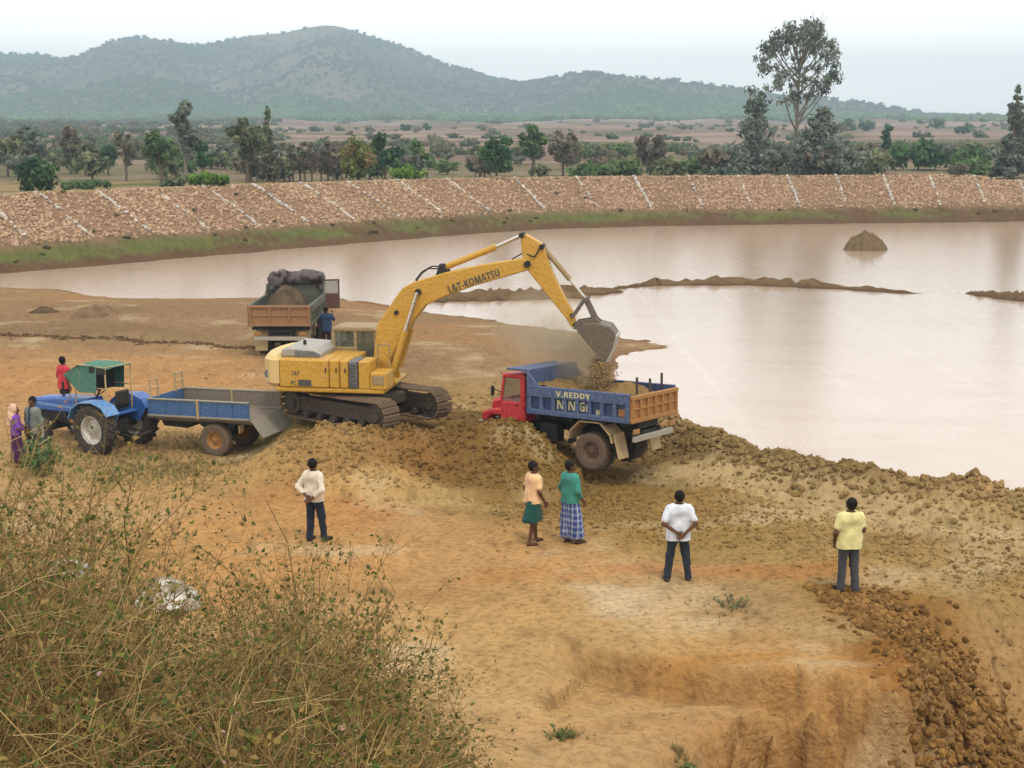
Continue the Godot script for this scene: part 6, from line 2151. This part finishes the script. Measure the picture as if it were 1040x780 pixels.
	strew("rough_soil_lumps", soil_plain, pts)
	pts = []
	for k in 46000:
		var x := rng.randf_range(5.0, 9.6)
		var dd := rng.randf_range(14.0, 22.6)
		var edge := 6.05 + 0.15 * sin(dd * 2.0) + maxf(0.0, dd - 20.0) * -0.25
		if dd > 22.3 - (x - 5.9) * 1.15 + rng.randfn() * 0.5:
			continue
		if x < edge - 0.2 + 0.35 * n_mid.get_noise_2d(x * 3.0, dd * 3.0) and rng.randf() > 0.06 * exp(-(edge - x) * 1.6):
			continue
		pts.append([Vector3(x, height(x, dd) + 0.01, -dd), 0.010 + 0.09 * pow(rng.randf(), 5.5), shade(Color(0.25, 0.14, 0.05), rng.randf_range(0.6, 1.35))])
	strew("orange_spoil_clods", soil_plain, pts)
	pts = []
	for k in 5200:
		var dd := 15.0 + 40.0 * pow(rng.randf(), 1.5)
		var x := dd * rng.randf_range(-0.42, 0.40)
		if look(sd_near, x, dd) < 0.5:
			continue
		if n_mid.get_noise_2d(x * 0.6, dd * 0.6) < rng.randf_range(-0.3, 0.3):
			continue
		pts.append([Vector3(x, height(x, dd), -dd), 0.008 + 0.03 * pow(rng.randf(), 3.0) * dd / 20.0, tone.call(x, dd)])
	for k in 700:
		var x := rng.randf_range(-24.0, -7.0)
		var dd := 52.0 - 0.25 * (x + 15.0) + rng.randfn() * 0.35 - n_mid.get_noise_2d(x, 50.0) * 1.2
		pts.append([Vector3(x, height(x, dd), -dd), rng.randf_range(0.03, 0.12), shade(Color(0.14, 0.085, 0.045), rng.randf_range(0.7, 1.3))])
	strew("scattered_lumps", soil_plain, pts)
	# thin dry grass by the trailer and on the ledge
	pts = []
	var blade := Mb.new()
	for k in 5:
		var a := TAU * k / 5.0
		var o := Vector3(cos(a), 0, sin(a))
		blade.tri(o * 0.01 - o.cross(Vector3.UP) * 0.006, o * 0.01 + o.cross(Vector3.UP) * 0.006, o * 0.06 + Vector3(0, 0.11, 0), o.cross(Vector3.UP))
	var gp := []
	var gc := PackedColorArray()
	for k in 5200:
		var z: Array = [[-6.2, 34.2, 2.4, 2.0], [-8.5, 31.0, 2.6, 1.6], [-9.5, 33.0, 3.5, 2.5], [3.6, 21.4, 1.1, 0.8], [0.75, 16.5, 0.2, 0.12], [2.2, 16.1, 0.15, 0.15], [-5.0, 30.5, 2.5, 1.5]][[0, 0, 1, 1, 2, 2, 3, 4, 5, 6][k % 10]]
		var x: float = z[0] + rng.randfn() * z[2] * 0.5
		var dd: float = z[1] + rng.randfn() * z[3] * 0.5
		gp.append(Transform3D(Basis(Vector3.UP, rng.randf() * TAU).scaled_local(Vector3.ONE * rng.randf_range(0.4, 1.2)), Vector3(x, height(x, dd), -dd)))
		if k % 10 in [6, 7, 8, 9] and rng.randf() < 0.93:
			gp.pop_back()
			continue
		gc.append(Color(0.27, 0.215, 0.10).lerp(Color(0.15, 0.16, 0.06), rng.randf()))
	scatter("dry_grass", blade.mesh(), leaf_mat, gp, gc)

	# ---- hill forest, field scrub, trees
	var brng := RandomNumberGenerator.new()
	brng.seed = 99
	var bcl := []
	for k in 9:
		var u := unit(brng)
		bcl.append([u * Vector3(0.55, 0.45, 0.55), brng.randf_range(0.35, 0.55)])
	var blob := crown_mesh(bcl, 150, 0.24, [Color(1, 1, 1)], brng)
	var fp := []
	var fc := PackedColorArray()
	for k in 40000:
		var dd := rng.randf_range(1300.0, 2680.0) if k % 3 else rng.randf_range(1250.0, 1800.0)
		var tt := rng.randf_range(-0.47, 0.40)
		var x := tt * dd
		var dens := 0.5 + 0.9 * n_big.get_noise_2d(x * 0.05 + 400.0, dd * 0.05) + 0.9 * smoothstep(1950.0, 1600.0, dd)
		if rng.randf() > dens or (tt > 0.30 and rng.randf() > 0.25):
			continue
		var s := rng.randf_range(2.2, 5.2)
		if dd > lerpf(2600.0, 1950.0, smoothstep(-0.02, 0.08, tt)) + 40.0:
			continue
		fp.append(Transform3D(Basis(Vector3.UP, rng.randf() * TAU).scaled_local(Vector3(s, s * rng.randf_range(0.8, 1.5), s)), Vector3(x, maxf(hill_height(x, dd), height(x, dd)) + s * 0.5, -dd)))
		var g := rng.randf_range(0.7, 1.3)
		fc.append(shade(Color(0.075, 0.115, 0.06).lerp(Color(0.19, 0.31, 0.11), smoothstep(2050.0, 1550.0, dd) * rng.randf_range(0.5, 1.2)), g))
	scatter("hill_forest", blob, leaf_mat, fp, fc)
	fp = []
	fc = PackedColorArray()
	for k in 8500:
		var dd := 240.0 + 1220.0 * rng.randf()
		var tt := rng.randf_range(-0.5, 0.45)
		var x := tt * dd
		if n_big.get_noise_2d(x * 0.18 + 300.0, dd * 0.3) < rng.randf_range(-0.2, 0.45) - smoothstep(-0.12, -0.25, tt) * 0.55 or (dd > 330.0 and tt > -0.17 and dd < 1280.0 and rng.randf() < 0.82):
			continue
		var s := rng.randf_range(0.7, 2.0) * (1.0 + dd / 1200.0)
		fp.append(Transform3D(Basis(Vector3.UP, rng.randf() * TAU).scaled_local(Vector3(s, s * rng.randf_range(0.7, 1.2), s)), Vector3(x, height(x, dd) + s * 0.4, -dd)))
		fc.append(shade(Color(0.12, 0.165, 0.085).lerp(Color(0.23, 0.18, 0.125), pow(rng.randf(), 2.2)), rng.randf_range(0.7, 1.3)))
	scatter("field_scrub", blob, leaf_mat, fp, fc)
	var sd := 0
	for q in TREES:
		sd += 1
		tree(q[0], q[1], q[2], q[3], q[4], q[5], q[6], q[7], q[8], q[9], q[10], sd)
	# the brushwood belt behind the dam: alike shrubs, each a thing of its own
	var protos := []
	for k in 5:
		var pal: Array = [BROWN, GREY, OLIVE, MID, BROWN][k]
		var nm: String = ["brown bare scrub bush", "grey twiggy scrub bush", "olive scrub bush", "green scrub bush", "brown leafless sapling"][k]
		var ptx: float = [10.0, 14.0, 18.0, 22.0, -30.0][k]
		protos.append(tree("sapling" if k == 4 else "scrub_bush", nm + " " + ["well right of the ball-shaped crest bush", "behind the middle of the dam", "left of the tallest gum", "among the green bushes near the tallest gum", "standing last at the row's right end"][k], "sapling" if k == 4 else "bush", ptx, 160.0 + k * 4.0, 4.6 if k == 4 else 2.6, 0.7 if k == 4 else 1.7, "bare" if k in [0, 1, 4] else "low", pal, 200 if k == 4 else 420, 0.3, 900 + k, ["brown scrub behind the dam", "grey scrub behind the dam", "olive scrub behind the dam", "green scrub behind the dam", "thin sapling row behind the dam"][k]))
	for k in 150:
		var pk := k % 4
		var dd := rng.randf_range(148.0, 250.0)
		var tt := rng.randf_range(-0.39, 0.36)
		if pk == 3 and tt < -0.1 and rng.randf() < 0.6:
			continue
		var c: Node3D = protos[pk].duplicate()
		c.name = numbered(self, "scrub_bush")
		add_child(c, true)
		var x := tt * dd
		c.position = Vector3(x, height(x, dd) - 0.1, -dd)
		c.rotation.y = rng.randf() * TAU
		var sc := rng.randf_range(0.7, 1.5)
		c.scale = Vector3.ONE * sc
		var near_l := 0
		for q in LANDMARKS.size():
			if absf(LANDMARKS[q][0] - tt) < absf(LANDMARKS[near_l][0] - tt):
				near_l = q
		c.set_meta("label", "%s %s %s %s, %s" % ["small" if sc < 0.95 else ("large" if sc > 1.25 else "middling"), ["brown bare scrub bush", "grey twiggy scrub bush", "olive scrub bush", "green scrub bush"][pk], "left of" if tt < LANDMARKS[near_l][0] else "right of", LANDMARKS[near_l][1], "near row" if dd < 185.0 else ("middle row" if dd < 220.0 else "back row")])
	for k in 15:
		var c: Node3D = protos[4].duplicate()
		c.name = numbered(self, "sapling")
		add_child(c, true)
		var x := -29.5 + k * 0.75 + rng.randf_range(-0.2, 0.2)
		var dd := 149.0 + rng.randf_range(-2.0, 2.0)
		c.position = Vector3(x, height(x, dd) - 0.1, -dd)
		c.rotation.y = rng.randf() * TAU
		c.scale = Vector3.ONE * rng.randf_range(0.8, 1.1)
		c.set_meta("label", "brown leafless sapling, %s from the left in the thin row behind the dam" % ["first", "second", "third", "fourth", "fifth", "sixth", "seventh", "eighth", "ninth", "tenth", "eleventh", "twelfth", "thirteenth", "fourteenth", "fifteenth"][k])

	# ---- machines
	vehicle_mats()
	excavator(Vector3(-3.74, 0.76, -33.3))
	get_node("excavator").scale = Vector3.ONE * 0.95
	var tp := tipper("tipper_truck", "red and blue tipper truck with orange tailgate being loaded by the excavator", Vector3(2.44, 0.14, -31.5), deg_to_rad(143.5), false)
	tp.rotation.z = deg_to_rad(-2.0)
	tp.rotation.x = deg_to_rad(2.5)
	var tf := tipper("tipper_truck", "dusty brown tipper truck seen from behind with its right door open", Vector3(-8.45, height(-8.45, 49.0) + 0.04, -49.1), deg_to_rad(90), true)
	tractor(Vector3(-10.2, height(-10.2, 33.5) - 0.02, -33.5), deg_to_rad(150))
	trailer(Vector3(-7.23, height(-7.23, 33.4) - 0.02, -33.4), deg_to_rad(160))
	# loads
	var lb := Mb.new()
	var n := 30
	var tb := tp.transform
	for j in n + 1:
		for i in n + 1:
			var u := lerpf(-1.06, 1.72, i / float(n))
			var w := lerpf(-0.98, 0.98, j / float(n))
			var y := 1.42 + 0.42 * exp(-pow((u + 0.25) / 0.7, 2.0) - pow((w - 0.25) / 0.7, 2.0)) + 0.36 * smoothstep(0.2, 1.5, u) + 0.09 * n_fine.get_noise_2d(u * 3.0, w * 3.0)
			var g := 1.0 + 0.35 * n_fine.get_noise_2d(u * 4.0, w * 4.0 + 9.0)
			lb.col = Color(0.24 * g, 0.155 * g, 0.065 * g)
			lb.put(Vector3(u, y, w), Vector3.UP)
	for j in n:
		for i in n:
			var k := j * (n + 1) + i
			lb.turn(k, k + 1, k + n + 1)
			lb.turn(k + 1, k + n + 2, k + n + 1)
	for j in range(n + 1):
		for i in range(n + 1):
			var dx := lb.v[j * (n + 1) + mini(i + 1, n)] - lb.v[j * (n + 1) + maxi(i - 1, 0)]
			var dz := lb.v[mini(j + 1, n) * (n + 1) + i] - lb.v[maxi(j - 1, 0) * (n + 1) + i]
			lb.n[j * (n + 1) + i] = dz.cross(dx).normalized()
	var load1 := obj("soil_load", lb, soil_plain)
	load1.transform = tb
	tag(load1, "fresh brown soil filling the bed of the blue tipper", "soil")
	heap("soil_load", "dry earth heaped in the bed of the brown tipper seen from behind", "soil", -8.5, 49.9, 0.9, 1.0, 0.85, soil_plain, [Color(0.09, 0.066, 0.05), Color(0.14, 0.10, 0.07)], 12, 0.15, tf.position.y + 1.55)
	var tm := Mb.new()
	tm.col = Color(0.10, 0.085, 0.09)
	nets(tm, [[Vector3(-0.85, 2.45, 0), Vector3(0.85, 2.5, 0), 0.26, 0.24], [Vector3(-0.75, 2.25, 0.1), Vector3(-0.5, 2.62, 0.05), 0.2, 0.2], [Vector3(0.3, 2.62, 0.0), Vector3(0.75, 2.6, 0), 0.2, 0.16], [Vector3(-0.9, 2.1, 0.05), Vector3(-0.85, 2.5, 0), 0.16, 0.2], [Vector3(0.92, 2.1, 0.0), Vector3(0.88, 2.5, 0), 0.14, 0.18]], 0.035, 0.08, [], 0.09, func(v: Vector3) -> Color:
		return Color(0.13, 0.11, 0.118).lerp(Color(0.045, 0.032, 0.03), smoothstep(-0.1, 0.3, n_fine.get_noise_3d(v.x * 2.0, v.y * 2.0, v.z * 2.0))))
	var tarp := obj("tarpaulin", tm, cloth_mat)
	tarp.position = Vector3(-8.4, tf.position.y + 0.02, -51.75)
	tag(tarp, "crumpled grey tarpaulin bundled over the headboard of the brown tipper", "tarpaulin")
	# soil falling from the bucket, and its dust
	pts = []
	for k in 7000:
		var f := rng.randf()
		var p := Vector3(2.2 - 0.1 * f + rng.randfn() * (0.10 + 0.16 * f), 2.45 - 0.9 * f, -32.1 + rng.randfn() * (0.25 + 0.12 * f))
		pts.append([p, 0.005 + 0.018 * pow(rng.randf(), 2.5), shade(Color(0.36, 0.24, 0.12), rng.randf_range(0.7, 1.3))])
	strew("falling_soil", soil_plain, pts)
	for k in 16:
		var f := k / 15.0
		var c := Vector3(2.15, 2.0, -32.0).lerp(Vector3(0.7, 2.9, -34.0), f) + unit(rng) * Vector3(0.5, 0.45, 0.5) * (0.3 + f)
		var q := [c, Vector3(1.0, 0.85, 0.9) * (0.55 + 1.3 * f) * rng.randf_range(0.8, 1.3), lerpf(0.5, 0.13, pow(f, 0.6))]
		var fv := FogVolume.new()
		fv.name = numbered(self, "dust")
		fv.shape = RenderingServer.FOG_VOLUME_SHAPE_ELLIPSOID
		fv.size = q[1]
		fv.position = q[0]
		var fm := FogMaterial.new()
		fm.albedo = lin(1.0, 0.83, 0.58)
		fm.density = q[2]
		fv.material = fm
		add_child(fv, true)
		kind(fv, "stuff")
	# pale boulders showing through the thicket
	for q in [[-5.9, 21.7, 0.62, 0.5, 0.45, "large white flecked boulder showing through the thicket"], [-8.2, 23.5, 0.45, 0.4, 0.25, "smaller white flecked stone left of the large flecked boulder"]]:
		var bo := heap("flecked_boulder", q[5], "boulder", q[0], q[1], q[2], q[3], q[4], bark_mat, [Color(0.66, 0.64, 0.6), Color(0.2, 0.17, 0.12)], 5, 0.22)
	heap("earth_pile", "low pile of loose earth on the mud flat beyond the tractor", "earth pile", -19.0, 60.5, 1.0, 0.8, 0.42, soil_plain, [Color(0.17, 0.115, 0.07), Color(0.24, 0.165, 0.10)], 21, 0.17)
	heap("earth_pile", "small dark earth lump left of the low pile on the mud flat", "earth pile", -21.6, 61.0, 0.7, 0.5, 0.28, soil_plain, [Color(0.10, 0.07, 0.045), Color(0.14, 0.095, 0.06)], 22, 0.17)
	# stones and plants on the near ground
	leafy_plant("green_weed", "bushy green weed in front of the tractor beside the woman in purple", "plant", Vector3(-11.15, height(-11.15, 30.6), -30.6), 0.85, 0.5, 46, 0.12, MID, 31)
	leafy_plant("small_plant", "small green tuft on the eroded ledge at the bottom", "plant", Vector3(2.25, height(2.25, 15.9), -15.9), 0.14, 0.14, 12, 0.06, MID, 32)
	leafy_plant("small_plant", "dark green sprig in the eroded face at the bottom right", "plant", Vector3(3.5, height(3.5, 16.2), -16.2), 0.16, 0.12, 12, 0.06, DARK, 33)
	leafy_plant("small_plant", "low grey green weed on the pale ground behind the ledge", "plant", Vector3(3.75, height(3.75, 21.6), -21.6), 0.14, 0.35, 22, 0.05, OLIVE, 34)
	leafy_plant("small_plant", "tiny green tuft right of the trailing branch at the bottom", "plant", Vector3(0.62, height(0.62, 16.4), -16.4), 0.12, 0.16, 12, 0.05, MID, 35)
	leafy_plant("pink_flower_plant", "sprig with pink flowers on the orange spoil at the right edge", "plant", Vector3(6.35, height(6.35, 15.6), -15.6), 0.3, 0.25, 5, 0.05, MID, 36, "", 3)
	thicket()

	# ---- people
	var back_l := Vector3(-0.05, 0.95, 0.17)
	var back_r := Vector3(0.04, 0.92, 0.19)
	var behind := {"elbow_l": Vector3(-0.29, 1.12, 0.12), "elbow_r": Vector3(0.29, 1.12, 0.12), "wrist_l": Vector3(-0.06, 0.97, 0.165), "wrist_r": Vector3(0.07, 0.94, 0.185), "palm_l": Vector3(0, 0.2, 1), "palm_r": Vector3(0, 0.2, 1), "hand_along_l": Vector3(0.8, -0.5, 0.1), "hand_along_r": Vector3(-0.8, -0.5, 0.1)}
	var P := func(x: float, dd: float) -> Vector3: return Vector3(x, height(x, dd) - 0.01, -dd)
	person("man in cream shirt with hands clasped behind his back, alone below the excavator tracks", P.call(-3.92, 25.45), deg_to_rad(-28), behind.merged({"shirt": Color(0.62, 0.55, 0.46), "lower": Color(0.022, 0.028, 0.045), "foot_l": Vector3(-0.1, 0, 0.02), "foot_r": Vector3(0.15, 0, -0.12), "sleeve": 1.6, "tall": 1.0, "look": 0.1, "hem": 0.86}))
	person("man in peach shirt and short dark green waist cloth watching the blue tipper", P.call(0.41, 25.58), deg_to_rad(-62), {"shirt": Color(0.72, 0.47, 0.27), "lower": Color(0.018, 0.075, 0.065), "wrap": 0.5, "flare": 0.15, "shoes": false, "shoe": Color(0.05, 0.03, 0.02), "elbow_r": Vector3(0.24, 1.12, -0.02), "wrist_r": Vector3(0.2, 0.9, -0.16), "wrist_l": Vector3(-0.24, 0.88, -0.08), "foot_l": Vector3(-0.1, 0, -0.14), "foot_r": Vector3(0.11, 0, 0.12), "look": -0.35, "lean": -0.03, "hem": 0.88})
	var check := func(v: Vector3) -> Color:
		var k := 0.5 + 0.5 * sin(atan2(v.x, v.z) * 13.0)
		var m := 0.5 + 0.5 * sin(v.y * 52.0)
		return Color(0.04, 0.07, 0.24).lerp(Color(0.42, 0.47, 0.6), clampf(pow(k, 4.0) * 0.7 + pow(m, 4.0) * 0.5, 0.0, 1.0))
	person("man in teal shirt and long blue checked waist cloth beside the man in peach", P.call(1.16, 25.58), deg_to_rad(-50), {"shirt": Color(0.055, 0.235, 0.20), "wrap": 0.1, "flare": 0.135, "lower_print": check, "shoes": false, "shoe": Color(0.04, 0.025, 0.02), "sleeve": 1.55, "wrist_l": Vector3(-0.26, 0.86, -0.1), "elbow_l": Vector3(-0.28, 1.12, -0.02), "wrist_r": Vector3(0.22, 0.9, -0.14), "look": -0.45, "foot_l": Vector3(-0.1, 0, 0), "foot_r": Vector3(0.14, 0, -0.1), "hem": 0.86})
	person("man in pale blue white shirt standing legs apart with hands clasped behind him", P.call(3.01, 23.14), deg_to_rad(3), behind.merged({"shirt": Color(0.62, 0.66, 0.76), "lower": Color(0.028, 0.035, 0.05), "foot_l": Vector3(-0.19, 0, 0), "foot_r": Vector3(0.2, 0, -0.02), "sleeve": 0.7, "wide": 1.15, "shoe": Color(0.10, 0.055, 0.035), "look": 0.05}))
	person("man in pale yellow shirt and grey trousers beside the orange spoil", P.call(5.88, 22.28), deg_to_rad(8), {"shirt": Color(0.66, 0.61, 0.30), "lower": Color(0.065, 0.07, 0.08), "elbow_l": Vector3(-0.27, 1.1, 0.04), "wrist_l": Vector3(-0.23, 0.9, -0.1), "elbow_r": Vector3(0.25, 1.12, 0.0), "wrist_r": Vector3(0.12, 1.0, -0.2), "wide": 1.12, "foot_l": Vector3(-0.12, 0, 0), "foot_r": Vector3(0.13, 0, 0.02), "look": 0.1, "hem": 0.82})
	person("man in red shirt standing on the far side of the tractor", P.call(-12.75, 37.2), deg_to_rad(-40), {"shirt": Color(0.48, 0.045, 0.06), "lower": Color(0.03, 0.02, 0.022), "look": 0.5, "sleeve": 0.7})
	var scarf_shirt := {"shirt": Color(0.17, 0.055, 0.32), "sleeve": 1.5, "wrap": 0.16, "flare": 0.17, "lower": Color(0.075, 0.025, 0.075), "lower_name": "skirt", "elbow_l": Vector3(-0.25, 1.14, -0.06), "wrist_l": Vector3(-0.14, 1.02, -0.26), "elbow_r": Vector3(0.25, 1.14, -0.06), "wrist_r": Vector3(0.14, 1.02, -0.26), "tall": 0.9, "look": 0.0, "shoes": false, "hem": 0.92}
	var wo := person("woman in purple blouse and skirt with a pale cloth over her head", P.call(-11.95, 31.3), deg_to_rad(-70), scarf_shirt)
	var hs := Mb.new()
	hs.col = Color(0.60, 0.40, 0.30)
	nets(hs, [[Vector3(0, 1.60, 0.02), Vector3(0, 1.64, 0.03), 0.112, 0.108], [Vector3(0, 1.46, 0.07), Vector3(0, 1.6, 0.06), 0.10, 0.10], [Vector3(0, 1.2, 0.13), Vector3(0, 1.45, 0.1), 0.09, 0.1], [Vector3(-0.1, 1.36, 0.06), Vector3(0.1, 1.36, 0.06), 0.09, 0.09]], 0.015, 0.05, [Plane(Vector3(0, 0, -1), 0.045)], 0.02)
	obj("head_cloth", hs, cloth_mat, wo)
	person("man in open grey shirt standing in front of the tractor beside the woman in purple", P.call(-11.6, 31.5), deg_to_rad(150), {"shirt": Color(0.13, 0.15, 0.15), "shirt_print": func(v: Vector3) -> Color: return Color(0.035, 0.045, 0.075) if absf(v.x) < 0.035 or absf(v.x - 0.14) < 0.02 else Color(0.16, 0.18, 0.17), "lower": Color(0.05, 0.06, 0.05), "sleeve": 1.6, "hem": 0.82, "look": 0.3})
	person("man in dark blue shirt standing at the open door of the brown tipper", P.call(-6.95, 49.3), deg_to_rad(10), {"shirt": Color(0.03, 0.055, 0.11), "lower": Color(0.035, 0.02, 0.018), "elbow_r": Vector3(0.3, 1.2, -0.08), "wrist_r": Vector3(0.26, 1.4, -0.22), "elbow_l": Vector3(-0.27, 1.16, -0.05), "wrist_l": Vector3(-0.22, 1.22, -0.24), "sleeve": 0.8})
	person("driver in dull green shirt sitting in the excavator cab", Vector3(-3.72 - 0.5, 0.72 + 0.62, -33.3 - 0.86), deg_to_rad(-90 - 9), {"shirt": Color(0.10, 0.12, 0.08), "lower": Color(0.06, 0.06, 0.07), "knee_l": Vector3(-0.14, 0.9, -0.42), "knee_r": Vector3(0.14, 0.9, -0.42), "foot_l": Vector3(-0.13, 0.45, -0.52), "foot_r": Vector3(0.13, 0.45, -0.52), "elbow_l": Vector3(-0.26, 1.12, -0.08), "wrist_l": Vector3(-0.22, 1.12, -0.3), "elbow_r": Vector3(0.26, 1.12, -0.08), "wrist_r": Vector3(0.22, 1.12, -0.3), "tall": 0.9, "look": -0.2})
